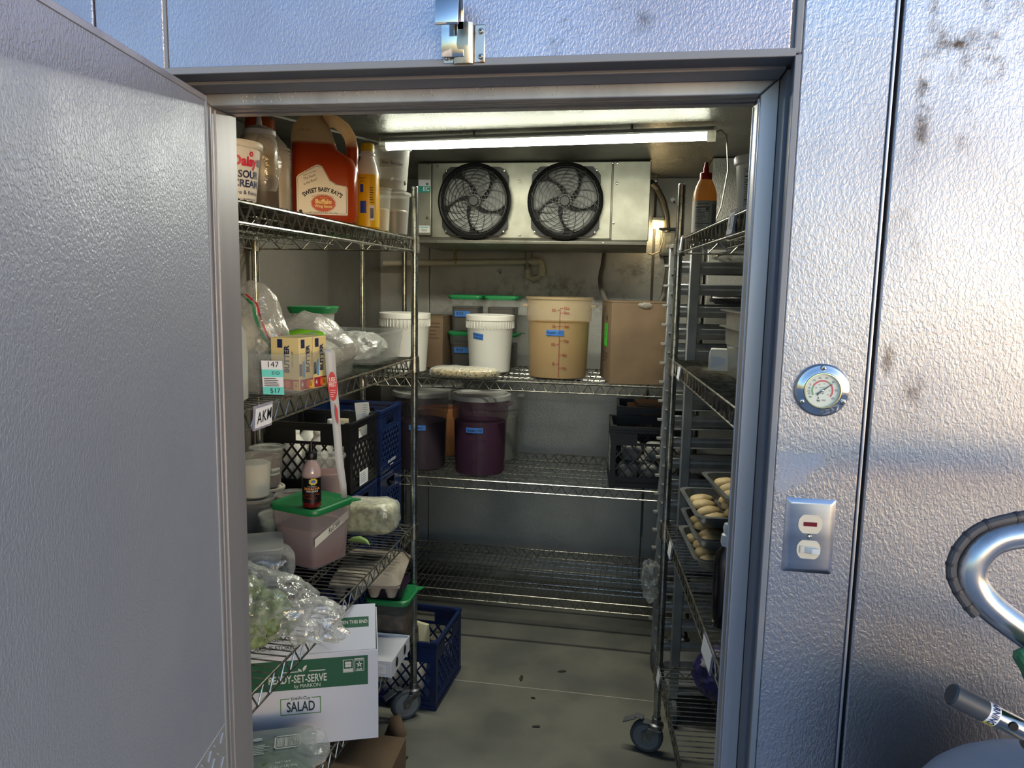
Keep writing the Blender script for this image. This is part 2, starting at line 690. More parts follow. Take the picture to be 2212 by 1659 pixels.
g = struct('floor', 'grey sealed concrete floor of the cold room')
b = MB().bx(XL - .1, XR + .1, FY, 2.831, -.12, 0)
b.obj('slab', M_FLOOR, g, smooth=False)
MB().bx(XL - .1, XR + .1, 2.8355, YB + .1, -.12, 0).obj('slab', M_FLOOR, g, smooth=False)
b = MB()
rn = random.Random(5)
x = XL
while x < XR:                                     # crumbly sealant in the floor joint
    b.box((x, 2.8333 + rn.uniform(-.0008, .0008), -.001), (.011, .0044, .004 + rn.uniform(-.001, .0012)))
    x += .0095
b.obj('joint_sealant', mat('joint_sealant', '#a5a194', .7), g, smooth=False)['kind'] = 'stuff'
g = MB().bx(-9, 9, -14, FY, -.14, -.015).obj('ground', M_GROUND, smooth=False)
g['kind'] = 'structure'
g['label'] = 'grey pavement in front of the cold room'
g['category'] = 'ground'
MB().bx(-.785, .199, FY - .01, FY + .02, -.02, .004).obj('sill', M_ALU2, g)

# front wall of insulated panels; gaps show a dark seam behind
g = struct('wall_front', 'embossed metal panel wall around the doorway')
ZT = 2.75
def panel(x0, x1, z0, z1, m, parent=g, bv=.003):
    return MB().bx(x0, x1, FY, WB, z0, z1).obj('panel', m, parent, bevel=bv)
panel(-.7605, .189, OZ + .004, ZT, M_PANH)
panel(.2035, .3225, -.02, ZT, M_PANR)
panel(.3315, 2.4, -.02, ZT, M_PANR)
panel(-.8865, -.7655, OZ + .004, ZT, M_PAN)
panel(-2.6, -.8905, -.02, ZT, M_PAN)
panel(-.8865, -.80, -.02, OZ + .004, M_PAN)
MB().bx(-.8905, -.8865, FY + .012, WB, -.02, ZT).obj('seam_filler', M_GAP, g, smooth=False)
MB().bx(-.7655, -.7605, FY - .0008, WB, OZ, ZT).obj('seam_bead', M_PVC2, g, smooth=False)
MB().bx(.3265, .3315, FY + .014, WB, -.02, ZT).obj('seam_filler', M_GAP, g, smooth=False)
MB().bx(.3225, .3262, FY - .002, WB, -.02, ZT).obj('seam_bead', M_ALU, g, smooth=False, bevel=.0012)
MB().bx(.1935, .2035, FY - .0015, WB, OZ, ZT).obj('seam_bead', M_PVC2, g, smooth=False, bevel=.002)
MB().bx(.189, .1935, FY + .004, WB, OZ, ZT).obj('seam_filler', M_PVC, g, smooth=False)

# door frame: grey vinyl rebate, then the bright metal stop
ST = 1.25
IX0, IX1, IZ = -.755, .167, 1.919
def frame_side(n, label, horizontal, x0, x1, xi, sign):
    t = struct('trim_%d' % n, label)
    if horizontal:
        MB().bx(OX0, OX1 - .003, FY - .001, FY + .05, OZ - .002, OZ + .006).obj('outer_channel', M_PVC, t, bevel=.0015)
        MB().bx(OX0, OX1 - .003, FY - .0025, FY + .004, OZ - .004, OZ + .007).obj('outer_lip', M_PVC2, t, bevel=.0012)
        MB().bx(OX0, OX1 - .006, FY + .05, ST - .003, OZ - .007, OZ + .006).obj('inner_channel', M_PVC2, t, bevel=.0015)  # same vinyl made paler: the lighter shading is put into its colour
        MB().bx(OX0, OX1 - .006, ST - .003, ST, OZ - .004, OZ).obj('gasket', M_BLACK, t, smooth=False)
        c = MB()
        poly = [(OX0, OZ - .001), (OX1 - .003, OZ - .001), (IX1, IZ), (IX0, IZ)]
        c.add([(x, ST, z) for x, z in poly] + [(x, WB + .004, z) for x, z in poly], [(0, 3, 2, 1), (4, 5, 6, 7), (0, 1, 5, 4), (1, 2, 6, 5), (2, 3, 7, 6), (3, 0, 4, 7)])
        c.obj('stop_frame', M_ALU, t, smooth=False, bevel=.002)
        for k, yy in enumerate((1.272, 1.30)):
            MB().bx(IX0, IX1, yy, yy + .004, IZ - .0015, IZ + .001).obj('soffit_groove', M_PVC, t, smooth=False)
    else:
        xo = x0
        MB().bx(min(xo, xo + sign * .005), max(xo, xo + sign * .005), FY - .001, FY + .05, 0, OZ).obj('outer_channel', M_PVC, t, bevel=.0015)
        MB().bx(min(xo - sign * .004, xo + sign * .005), max(xo - sign * .004, xo + sign * .005), FY - .0028, FY + .004, 0, OZ - .002).obj('outer_lip', M_PVC2, t, bevel=.0012)
        MB().bx(min(xo - sign * .005, xo + sign * .005), max(xo - sign * .005, xo + sign * .005), FY + .05, ST - .003, 0, OZ - .007).obj('inner_channel', M_PVC, t, bevel=.0015)
        MB().bx(min(xo - sign * .006, xo), max(xo - sign * .006, xo), ST - .003, ST, 0, OZ - .004).obj('gasket', M_BLACK, t, smooth=False)
        c = MB()
        xo2 = xo - sign * .003 if sign > 0 else xo
        poly = [(xo2, 0), (xo2, OZ - .0012), (xi, IZ - .0002), (xi, 0)]
        c.add([(x, ST, z) for x, z in poly] + [(x, WB + .004, z) for x, z in poly], [(0, 1, 2, 3), (4, 7, 6, 5), (0, 4, 5, 1), (1, 5, 6, 2), (2, 6, 7, 3), (3, 7, 4, 0)])
        if sign < 0:
            c.f = [tuple(reversed(f)) for f in c.f]
        c.obj('stop_frame', M_ALU if sign > 0 else M_ALU2, t, smooth=False, bevel=.002)
        for k, yy in enumerate((1.262,) if sign < 0 else (1.262, 1.318)):
            MB().bx(min(xi, xi - sign * .002), max(xi, xi - sign * .002), yy, yy + .004, 0, IZ - .004).obj('jamb_rib', M_ALU2, t, smooth=False)
    return t
frame_side(1, 'grey and silver head of the door frame', True, 0, 0, 0, 0)
frame_side(2, 'grey and silver right jamb of the door frame', False, OX1, 0, IX1, 1)
frame_side(3, 'pale metal left jamb of the door frame', False, OX0, 0, IX0, -1)

# open door, hinged on the left
g = struct('door_1', 'thick embossed metal cold room door standing open', loc=(-.696, FY, 0), rz=R(9.9))
# local -Y runs from the hinge to the free edge; the inner face is local x = 0
DT, DW, DZ0, DZ1 = .095, .93, .012, 1.906
MB().bx(-DT, 0, -DW, -.006, DZ0, DZ1).obj('door_leaf', M_DOOR, g, bevel=.003)
MB().bx(-DT - .002, -.004, -DW, -.004, DZ1 - .002, DZ1 + .003).obj('edge_trim', M_ALU2, g, bevel=.001)
MB().bx(-.012, .0016, -.0065, .001, DZ0, DZ1 + .003).obj('gasket', M_PVC2, g, bevel=.0015)
MB().bx(-.006, .0012, -DW, -.004, DZ1 - .007, DZ1 + .003).obj('edge_trim', M_ALU2, g, bevel=.001)
MB().bx(.0, .0022, -DW + .01, -.012, DZ0 + .01, .846).obj('kick_plate', mat('tread_plate', '#c2c4c8', .42, .7), g, bevel=.001)
kp = MB()
for i in range(34):
    for j in range(36):
        y = -.03 - i * .026 - (.013 if j % 2 else 0)
        z = .83 - j * .0225
        a = .8 if (i + j) % 2 else -.8
        M = Matrix.Translation((.003, y, z)) @ Matrix.Rotation(a, 4, 'X')
        kp.box((0, 0, 0), (.002, .0022, .017), m=M)
o = kp.obj('tread_lugs', mat('tread_plate', '#a8abb0', .28, 1.), g)
o['kind'] = 'stuff'

# interior shell
def wall(name, label, pieces, m):
    t = struct(name, label)
    for q in pieces:
        MB().bx(*q).obj('panel', m, t, bevel=.002)
    return t
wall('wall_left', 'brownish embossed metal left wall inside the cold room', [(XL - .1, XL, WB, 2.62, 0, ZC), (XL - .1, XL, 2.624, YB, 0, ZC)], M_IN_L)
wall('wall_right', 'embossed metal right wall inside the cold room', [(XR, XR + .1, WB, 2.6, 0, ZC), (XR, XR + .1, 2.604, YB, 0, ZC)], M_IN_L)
t = wall('wall_back', 'stained embossed metal back wall inside the cold room', [(XL - .1, -1.137, YB, YB + .1, 0, ZC), (-1.133, .043, YB, YB + .1, 0, ZC), (.047, XR + .1, YB, YB + .1, 0, ZC)], M_IN_B)
MB().bx(.27, XR, 3.34, YB, 0, ZC - .004).obj('boxed_corner', M_IN_B, t, bevel=.002)
MB().bx(XL, .27, YB - .012, YB - .001, 0, .07).obj('base_cove', M_GALV, t, bevel=.004)
t = wall('wall_near', 'unseen metal lining added inside the doorway wall to bounce the lamp light', [(XL, OX0, WB, WB + .004, 0, ZC), (OX1, XR, WB, WB + .004, 0, ZC), (OX0, OX1, WB, WB + .004, OZ, ZC)], M_IN_B)  # out of view; added so lamp light bounces back onto the shelf goods
t = struct('ceiling', 'embossed metal ceiling of the cold room')
MB().bx(XL - .1, XR + .1, WB, 2.85, ZC, ZC + .1).obj('panel', M_CEIL, t, bevel=.002)
MB().bx(XL - .1, XR + .1, 2.854, YB + .1, ZC, ZC + .1).obj('panel', M_CEIL, t, bevel=.002)
MB().bx(XL - .1, XR + .1, 2.84, 2.864, ZC + .02, ZC + .1).obj('seam_filler', M_GAP, t, smooth=False)

# condensation on the head of the frame, scraped adhesive above the switch
head = [o for o in COL.objects if o.name.startswith('trim_1')][0]
rn = random.Random(77)
b = MB()
for k in range(90):
    x = -.70 + .62 * rn.random() ** 1.3
    r_ = rn.uniform(.0007, .0022)
    b.lathe([(0, r_ * .55), (r_ * .6, r_ * .45), (r_, 0)], 8, (x, ST - .0002, rn.uniform(1.924, 1.941)), 'Y')
o = b.obj('water_drops', mat('water_drop', '#e8eef4', .03, alpha=.35, spec=1.), head)
o['kind'] = 'stuff'
front = [o for o in COL.objects if o.name.startswith('wall_front')][0]
b = MB()
for k, (x, z, w, h) in enumerate(((.222, 1.362, .016, .022), (.243, 1.372, .018, .014), (.262, 1.374, .016, .011), (.218, 1.338, .012, .018), (.236, 1.350, .014, .018), (.250, 1.362, .012, .012))):
    pts = []
    for i in range(16):
        q = 2 * PI * i / 16
        r_ = 1 + .28 * rn.uniform(-1, 1)
        pts.append(V((x + w * r_ * math.cos(q), FY - .0006 - .00006 * k, z + h * r_ * math.sin(q))))
    b.add(pts, [tuple(range(16))])
b.obj('adhesive_residue', mat('adhesive_residue', '#c3c8d4', .55, alpha=.5, bump=(200, .5, .002)), front)['kind'] = 'stuff'

# ------------------------------------------------------------------ wire racks
def post_mesh(h):
    p = [(0, 0)]
    z = 0.
    r = .0127
    while z < h - .03:
        p += [(r, z), (r, z + .0225), (r - .0011, z + .0230), (r - .0011, z + .0248)]
        z += .0254
    p += [(r, z), (r, h - .003), (r - .003, h), (0, h)]
    return MB().lathe(p, 14).mesh('post', M_POST, ang=30)

def shelf_meshes(W, L, step=.0254):
    """origin at shelf centre, deck at z = 0; wires run across X, trusses along Y"""
    f = MB()
    x, y = W / 2, L / 2
    zb = -.044
    for z, r in ((-.004, .0032), (zb, .003)):
        for a, c in (((-x, -y + .012), (-x, y - .012)), ((x, -y + .012), (x, y - .012)), ((-x + .012, -y), (x - .012, -y)), ((-x + .012, y), (x - .012, y))):
            f.cyl((a[0], a[1], z), (c[0], c[1], z), r, n=6)
    def zig(p0, p1, pitch, r=.0022):
        p0, p1 = V(p0), V(p1)
        n = max(2, int((p1 - p0).length / pitch) * 2)
        pts = []
        for i in range(n + 1):
            q = p0.lerp(p1, i / n)
            pts.append(V((q.x, q.y, -.006 if i % 2 else zb)))
        for i in range(n):
            f.cyl(pts[i], pts[i + 1], r, n=5, cap=False)
    zig((-x, -y + .02, 0), (-x, y - .02, 0), .05)
    zig((x, -y + .02, 0), (x, y - .02, 0), .05)
    zig((-x + .02, -y, 0), (x - .02, -y, 0), .07)
    zig((-x + .02, y, 0), (x - .02, y, 0), .07)
    for sx in (-1, 1):
        for sy in (-1, 1):
            f.lathe([(.0128, zb - .008), (.019, zb - .008), (.0165, .004), (.0128, .004)], 12, (sx * x, sy * y, 0))
    d = MB()
    n = int(L / step)
    for i in range(1, n):
        yy = -y + L * i / n
        d.cyl((-x, yy, .001), (x, yy, .001), .0018, n=5, cap=False)
    k = 3 if W > .5 else 2
    for i in range(k):
        xx = -x + W * (i + 1) / (k + 1)
        d.cyl((xx, -y, -.004), (xx, y, -.004), .0028, n=5, cap=False)
        d.cyl((xx, -y, -.026), (xx, y, -.026), .0024, n=5, cap=False)
        m_ = int(L / .06) * 2
        for j in range(m_):
            a = (xx, -y + L * j / m_, -.004 if j % 2 else -.026)
            c = (xx, -y + L * (j + 1) / m_, -.026 if j % 2 else -.004)
            d.cyl(a, c, .0018, n=4, cap=False)
    return f.mesh('shelf', M_WIRE, ang=40), d.mesh('wire_deck', M_WIRE, ang=40)

def caster(parent, loc, ang, h, brake):
    rw = .058
    fk = MB()
    fk.lathe([(.0, h), (.016, h), (.016, h - .02), (.026, h - .024), (.026, h - .036), (.012, h - .04), (0, h - .04)], 16)
    off = .032
    for s in (-1, 1):
        fk.loft([[V((s * .0205 + e, y, z)) for y, z in ((-.022, h - .04), (.024, h - .04), (off + .016, rw + .016), (off + .012, rw - .012), (off - .012, rw - .012), (off - .016, rw + .01))] for e in (-.0015, .0015)])
    fk.box((0, 0, h - .039), (.044, .046, .004))
    fk.cyl((-.027, off, rw), (.027, off, rw), .007, n=10)
    o = fk.obj('caster', M_STEEL, parent, loc, ang, bevel=.0008)
    MB().lathe([(.0, -.012), (.012, -.013), (.034, -.0105), (.036, -.012), (.044, -.012), (.046, -.013), (.046, .013), (.044, .012), (.036, .012), (.034, .0105), (.012, .013), (0, .012)], 28, (0, off, rw), 'X').obj('wheel_hub', mat('wheel_grey', '#777a7c', .5), o)
    MB().lathe([(.045, -.014), (.053, -.0145), (.0575, -.009), (.058, 0), (.0575, .009), (.053, .0145), (.045, .014)], 32, (0, off, rw), 'X').obj('tyre', M_RUBBER, o)
    if brake:
        c = MB().box((0, 0, 0), (.034, .05, .005), m=Matrix.Translation((0, off + .062, rw + .05)) @ Matrix.Rotation(R(-28), 4, 'X'))
        c.box((0, 0, 0), (.03, .03, .004), m=Matrix.Translation((0, off + .028, rw + .066)) @ Matrix.Rotation(R(8), 4, 'X'))
        c.obj('brake_pedal', mat('brake_pedal_grey', '#55585c', .55), o, bevel=.002)
    return o

def rack(label, cx, cy, rz, W, L, zs, top, step=.0254, casters=((0, 0),) * 4, name='wire_rack'):
    t = T(name, label, 'rack', (cx, cy, 0), rz, 'chrome wire racks')
    ch = .135
    pm = post_mesh(top - ch)
    sm, dm = shelf_meshes(W, L, step)
    k = 0
    for sx in (-1, 1):
        for sy in (-1, 1):
            link(pm, 'post', t, (sx * W / 2, sy * L / 2, ch))
            caster(t, (sx * W / 2, sy * L / 2, 0), R(casters[k][0]), ch, casters[k][1])
            k += 1
    for z in zs:
        s = link(sm, 'shelf', t, (0, 0, z))
        link(dm, 'wire_deck', s)
    return t

LZ = (1.776, 1.36, .747, .354)          # deck heights of the left rack
RZ = (1.776, 1.388, .831, .326)
BZ = (1.21, .76, .242)
rackL = rack('chrome wire rack on casters along the left wall, loaded with bottles and tubs', -1.0855, 1.945, 0, .599, 1.21, LZ, 1.95, casters=((20, 0), (60, 0), (30, 0), (128, 1)))
rackR = rack('chrome wire rack on casters on the right behind the door jamb', .462, 1.979, R(5), .61, 1.1, RZ, 1.95, casters=((0, 0), (72, 1), (40, 0), (90, 0)))
rackB = rack('wide chrome wire rack across the back wall under the evaporator', -.49, 3.48, R(90), .60, 1.46, BZ, 1.88, casters=((0, 0), (30, 0), (60, 0), (90, 0)))

def card_holder(parent, loc, rz, w, h, tilt, label, txt, tsize, zoff=0):
    """clear clip-on strip with a paper card, part of its rack"""
    o = MB().box((0, 0, 0), (.004, w, h)).obj('card_holder', M_CLEARHOLD, parent, loc)
    o.rotation_euler = (0, tilt, rz)
    MB().box((.0026, 0, 0), (.0008, w * .94, h * .8)).obj('card', M_PAPER, o, smooth=False)
    if txt:
        text(txt, tsize, M_INK, o, flat((.0032, 0, 0), (0, 1, 0), (0, 0, 1), .0006), shear=.12, sx=.8, rot=R(4), bold=.0003, space=1.15)
    return o
card_holder(rackL, (.599 / 2 + .006, 1.452 - 1.945, 1.336), 0, .075, .052, R(4), '', 'AKM', .034)
card_holder(rackR, (-.305 - .006, -.30, 1.757), PI, .062, .056, R(-6), '', 'A2', .042)
card_holder(rackR, (-.305 - .006, -.53, 1.362), PI, .07, .05, R(-6), '', 'B', .046)
card_holder(rackR, (-.305 - .006, .45, 1.757), PI, .03, .05, R(-6), '', '', .03)
card_holder(rackR, (-.305 - .006, .36, 1.366), PI, .05, .046, R(-6), '', '', .03)
card_holder(rackR, (-.305 - .006, .37, .806), PI, .06, .05, R(-6), '', '', .03)
card_holder(rackR, (-.305 - .006, -.30, .806), PI, .11, .05, R(-6), '', '', .03)
card_holder(rackR, (-.305 - .006, .50, .305), PI, .06, .05, R(-6), '', '', .03)

# ------------------------------------------------------------------ sheet pan rack behind the right wire rack
M_RACKALU = mat('rack_aluminium', '#a9acae', .46, .8, col2='#979a9b', cs=12)
t = T('sheet_pan_rack', 'tall aluminium sheet pan rack with horizontal runners behind the right wire rack', 'rack', (.175, 2.70, 0), R(9))
SP, RW, RD = .0775, .60, .385
for yy in (0, RD):
    for xx in (0, RW):
        MB().bx(xx - .017, xx + .017, yy - .011, yy + .011, .10, 1.78).obj('upright', M_RACKALU, t, bevel=.003)
        w = MB().lathe([(0, -.012), (.04, -.012), (.05, -.008), (.05, .008), (.04, .012), (0, .012)], 20, (0, 0, .05), 'X')
        w.obj('wheel', M_RUBBER, t, (xx, yy, 0))
rm = MB()
prof = [(-.002, -.015), (.0, -.018), (.0, .018), (-.002, .021), (-.005, .018), (-.0035, .008), (-.006, 0), (-.0035, -.008)]
rm.loft([[V((x, y, z)) for y, z in prof] for x in (-.05, RW + .03)])
rm.bx(-.05, RW + .03, -.001, .03, -.018, -.0155)
rme = rm.mesh('runner', M_RACKALU, ang=25)
clip = MB().bx(-.032, -.0165, -.012, .012, -.008, .0).mesh('runner_clip', mat('clip_metal', '#b5b6b2', .4, .6))
i = 0
z = .22
while z < 1.76:
    link(rme, 'runner', t, (0, .011, z))
    link(rme, 'runner', t, (RW + .022, RD - .011, z), PI)
    link(clip, 'runner_clip', t, (.0, RD, z + .02))
    z += SP
MB().bx(-.017, RW + .017, 0, RD, 1.775, 1.79).obj('top_plate', M_RACKALU, t, bevel=.002)
MB().bx(-.01, RW, 0, RD, .11, .125).obj('base_plate', M_RACKALU, t, bevel=.002)

# ------------------------------------------------------------------ LED tube
a, c = V((-.985, 2.785, 2.128)), V((.212, 2.665, 2.128))
ln = (c - a).length
t = T('led_tube_light', 'long glowing white LED tube light under the ceiling', 'light', (a + c) / 2, math.atan2(c.y - a.y, c.x - a.x))
h = ln / 2
def half(r, n, z0, x0, x1, a0, a1):
    return [[V((x, r * math.cos(R(a0 + (a1 - a0) * k / n)), z0 + r * math.sin(R(a0 + (a1 - a0) * k / n)))) for k in range(n + 1)] for x in (x0, x1)]
hb = MB().loft([[V((x, y, z)) for y, z in ((-.0165, .0105), (-.019, .016), (-.013, .028), (.013, .028), (.019, .016), (.0165, .0105))] for x in (-h, h)])
hb.obj('housing', mat('lamp_white', '#b9bab4', .35, .3), t)
db = MB().loft([[V((x, .0165, .0105))] + [V((x, .0165 * math.cos(q), .001 + .0165 * -math.sin(q))) for q in [PI * k / 8 for k in range(9)]] + [V((x, -.0165, .0105))] for x in (-h + .02, h - .02)], False, False, False)
db.obj('diffuser', mat('led_diffuser', '#ffffff', .5, emit=('#fbffe9', 13.0), alpha=.82), t)
lb = MB()
n = 96
for k in range(n):
    x = -h + .03 + (2 * h - .06) * k / (n - 1)
    lb.box((x, 0, -.0005), (.007, .012, .002))
lb.obj('led_chips', mat('led_chip', '#ffffff', .5, emit=('#fdfff0', 60.0)), t, smooth=False)['kind'] = 'stuff'
MATS['led_chip'].cycles.emission_sampling = 'NONE'
for s in (-1, 1):
    MB().loft([[V((s * (h + e), y * f, z)) for y, z in ((-.018, -.012), (-.019, .014), (-.012, .029), (.012, .029), (.019, .014), (.018, -.012), (.008, -.018), (-.008, -.018))] for e, f in ((-.02, 1), (.004, 1), (.008, .8))]).obj('end_cap', M_WHITE, t)
for xx in (-.24, .33):
    MB().box((xx, 0, .0215), (.018, .042, .012)).obj('clip', M_GALV, t, bevel=.001)
    MB().cyl((xx, 0, .027), (xx, 0, ZC - 2.128), .004, n=8).obj('hanger', M_STEEL, t)
ld = bpy.data.lights.new('led_light', 'AREA')
ld.shape = 'RECTANGLE'
ld.size = ln - .05
ld.size_y = .03
ld.energy = LED_POWER
ld.color = (1.0, .975, .80)
ld.spread = PI
lo = bpy.data.objects.new('led_light', ld)
COL.objects.link(lo)
lo.parent = t
lo.location = (0, 0, -.02)
cab = MB().tube([(.222, 2.664, 2.14), (.235, 2.665, 2.146), (.255, 2.67, 2.13), (.268, 2.69, 2.02), (.255, 2.72, 1.9), (.235, 2.74, 1.84), (.228, 2.75, 1.79)], .0028, 6)
tag(cab.obj('lamp_cord', mat('pale_cord', '#b9b7ab', .5)), 'thin pale cord hanging from the right end of the LED tube', 'cord')
cab = MB().tube([(-.995, 2.786, 2.142), (-1.02, 2.79, 2.15), (-1.08, 2.72, 2.155), (-1.16, 2.55, 2.16), (-1.22, 2.3, 2.15), (-1.27, 2.05, 2.14), (-1.3, 1.9, 2.16)], .004, 6)
tag(cab.obj('lamp_cord', M_WHITE), 'white cord leaving the left end of the LED tube', 'cord')

# ------------------------------------------------------------------ evaporator with two fans
EX0, EX1, EY, EZ0, EZ1 = -1.03, .012, 3.40, 1.83, 2.168
t = T('evaporator_unit', 'galvanised evaporator unit with two black fans under the ceiling', 'evaporator', (0, EY, 0))
MB().bx(EX0, EX1, .012, .42, EZ0, EZ1).obj('casing', M_GALV, t, bevel=.003)
MB().bx(-.965, -.152, 0, .014, EZ0, EZ1 - .004).obj('front_panel', M_GALV, t, bevel=.002)
MB().bx(EX0 - .004, -.969, -.006, .016, EZ0 + .01, EZ1 - .006).obj('end_cover', M_GALV, t, bevel=.003)
MB().bx(-.147, EX1 + .004, -.012, .016, EZ0 - .006, EZ1 - .004).obj('end_cover', M_GALV, t, bevel=.003)
pb = MB().loft([[V((x, y, z)) for y, z in ((-.012, EZ0 - .005), (-.018, EZ0 - .012), (-.016, EZ0 - .024), (.01, EZ0 - .034), (.42, EZ0 - .04), (.42, EZ0 + .004), (0, EZ0 + .004))] for x in (EX0 - .002, EX1 - .002)])
pb.obj('drip_pan', M_GALV, t, bevel=.001)
scr = MB().lathe([(0, .0045), (.004, .004), (.006, .001), (.006, -.002)], 10, (0, 0, 0), 'Y').mesh('screw', M_SCREW)
for x, z in ((-.94, 2.15), (-.94, EZ0 - .018), (-.56, 2.08), (-.555, 1.845), (-.18, EZ0 - .018), (-.985, 2.07), (-.985, 1.92), (-.128, 2.07), (-.138, 1.90), (-.13, 2.155), (-.15, 2.158), (-.98, 2.158)):
    link(scr, 'screw', t, (x, (-.0 if z > EZ0 else -.014) - (.012 if (x < -.969 or x > -.147) and z > EZ0 else 0), z))
M_BLADE = mat('fan_blade_grey', '#868784', .5, .1)
for fx in (-.762, -.352):
    fz = 1.992
    fan = MB()
    # square plate with scalloped corners
    pl = []
    for k in range(48):
        q = 2 * PI * k / 48
        r_ = max(.158, min(.152 / max(abs(math.cos(q)), abs(math.sin(q))), .19))
        pl.append((fx + r_ * math.cos(q), fz + r_ * math.sin(q)))
    fan.loft([[V((x, y, z)) for x, z in pl] for y in (-.002, -.016)])
    fan.lathe([(.166, .012), (.168, .030), (.160, .036), (.152, .030), (.150, .0165)], 48, (fx, 0, fz), 'Y')
    fo = fan.obj('fan', M_BLACK, t, ang=30)
    MB().lathe([(0, .0168), (.15, .0168), (.15, .0172)], 40, (fx, 0, fz), 'Y').obj('throat', mat('fan_throat', '#070708', .7), fo)
    bl = MB()
    for k in range(5):
        a0 = 2 * PI * k / 5 + .32 + (0.15 if fx > -.5 else 0)
        def fn(u, v, a0=a0):
            rr_ = .03 + .112 * v
            wid = (.55 + .58 * min(1, v * 2.2)) * (1 if v < .8 else 1 - (v - .8) * 1.1)
            tt = a0 - .75 * (1 - v) ** 1.3 + (u - .5) * wid
            return V((fx + rr_ * math.cos(tt), -.024 + .010 * (u - .5) + .003 * math.sin(u * PI), fz + rr_ * math.sin(tt)))
        bl.grid(fn, 8, 9)
    bl.obj('blades', M_BLADE, fo, solid=.0015)
    MB().lathe([(0, .024), (.026, .024), (.030, .030), (.0, .033)], 20, (fx, 0, fz), 'Y').obj('hub', M_BLADE, fo)
    gd = MB()
    for k in range(9):
        r_ = .024 + .0155 * k
        yy = -.043 + .008 * (r_ / .15) ** 2
        gd.tube([(fx + r_ * math.cos(2 * PI * q / 40), yy, fz + r_ * math.sin(2 * PI * q / 40)) for q in range(40)], .0017, 4, True)
    for k in range(16):
        pts = []
        for q in range(9):
            r_ = .022 + .132 * q / 8
            tt = 2 * PI * k / 16 - 1.0 * (q / 8) ** .8
            pts.append((fx + r_ * math.cos(tt), -.044 + .008 * (r_ / .15) ** 2, fz + r_ * math.sin(tt)))
        gd.tube(pts, .0018, 4)
    gd.lathe([(0, .046), (.02, .046), (.024, .042), (.0, .040)], 20, (fx, 0, fz), 'Y')
    gd.obj('guard', M_BLACK, fo)
    for sx in (-1, 1):
        for sz in (-1, 1):
            link(scr, 'screw', fo, (fx + sx * .134, -.017, fz + sz * .134))
f = flat((-1.0, -.0065, 2.045), (1, 0, 0), (0, 0, 1))
so = Print(f).quad(-.028, -.012, .028, .045).obj('sticker', M_PAPER, t)
Print(f).quad(-.028, -.012, .028, .016, 1, .0004).obj('print', mat('teal_ink', '#1f9485', .5), so)
text('EC', .026, M_PAPER, so, f, (.008, .003), bold=.0008, e=.0008)
f = flat((-1.0, -.0065, 1.87), (1, 0, 0), (0, 0, 1))
so = Print(f).quad(-.026, -.018, .026, .014).obj('sticker', mat('pale_sticker', '#c3c5be', .5), t)
text('PAX', .014, M_INK, so, f, (0, -.008))
Print(f).quad(-.02, .004, .02, .009, 1, .0004).obj('print', mat('sky_blue_ink', '#6f9fb0', .5), so)

# drain pipe
M_CREAM = mat('cream_pvc', '#cfc7b0', .4)
t = T('drain_pipe', 'cream PVC drain pipe with trap under the evaporator', 'pipe', (0, 3.86, 0))
MB().tube([(-1.36, 0, 1.722), (-.58, 0, 1.742), (-.535, 0, 1.743), (-.52, 0, 1.735), (-.515, 0, 1.72), (-.515, 0, 1.69), (-.53, 0, 1.665), (-.56, 0, 1.655), (-.575, 0, 1.66), (-.585, 0, 1.69), (-.588, 0, 1.72)], .016, 12).obj('pipe', M_CREAM, t)
MB().cyl((-.588, 0, 1.70), (-.588, 0, 1.80), .0165, n=14).obj('drain_stub', mat('clear_tube_grey', '#8f8e80', .35, alpha=.75), t)
e = MB()
for p, q in (((-.565, 0, 1.742), (-.52, 0, 1.743)), ((-.585, 0, 1.655), (-.585, 0, 1.70)), ((-.516, 0, 1.67), (-.516, 0, 1.71))):
    e.cyl(p, q, .0205, n=14)
e.obj('elbows', M_CREAM, t)
MB().cyl((-.588, 0, 1.79), (-.588, 0, 1.815), .022, n=14).obj('coupling', M_STEEL, t)

# flexible conduit loop, outlet box, small lit lamp
M_COND = mat('grey_conduit', '#6d6a62', .5, bump=(260, .4, .001))
def arc(cx, cz, rx, rz_, a0, a1, n, y):
    return [(cx + rx * math.cos(R(a0 + (a1 - a0) * i / n)), y, cz + rz_ * math.sin(R(a0 + (a1 - a0) * i / n))) for i in range(n + 1)]
pts = [(-.19, 3.84, 1.82)] + arc(-.045, 1.66, .165, .185, 160, 335, 18, 3.84) + [(.115, 3.86, 1.66), (.122, 3.88, 1.74)]
tag(MB().tube(pts, .013, 10).obj('conduit_loop', M_COND), 'grey flexible conduit hanging in a loop on the back wall', 'conduit')
pts = [(.02, 3.8, 2.13), (.05, 3.86, 2.11), (.085, 3.88, 2.05), (.105, 3.89, 1.98), (.112, 3.89, 1.90)]
tag(MB().tube(pts, .014, 10).obj('conduit_bend', M_COND), 'short grey conduit bending down beside the evaporator', 'conduit')
t = T('outlet_box', 'grey weatherproof outlet box on the back wall', 'outlet', (.118, YB, 1.845))
MB().rr([(0, .082, .13, .008), (.05, .082, .13, .008), (.055, .076, .124, .01)]).xf(Matrix.Rotation(R(90), 4, 'X')).obj('box', mat('clear_grey_box', '#6b6a62', .3), t)
MB().bx(-.05, .05, -.075, -.01, .062, .074).obj('cover_hinge', M_BLACK, t, bevel=.002)
f = flat((0, -.0555, .0), (1, 0, 0), (0, 0, 1))
Print(f).quad(-.03, -.048, .03, .05).obj('face_plate', mat('outlet_face', '#a3a297', .4), t)
p = Print(f)
p.ell(0, .02, .014, .017, 16, .0006).ell(0, -.02, .014, .017, 16, .0006)
p.obj('sockets', mat('outlet_grey', '#c5c3b6', .4), t)
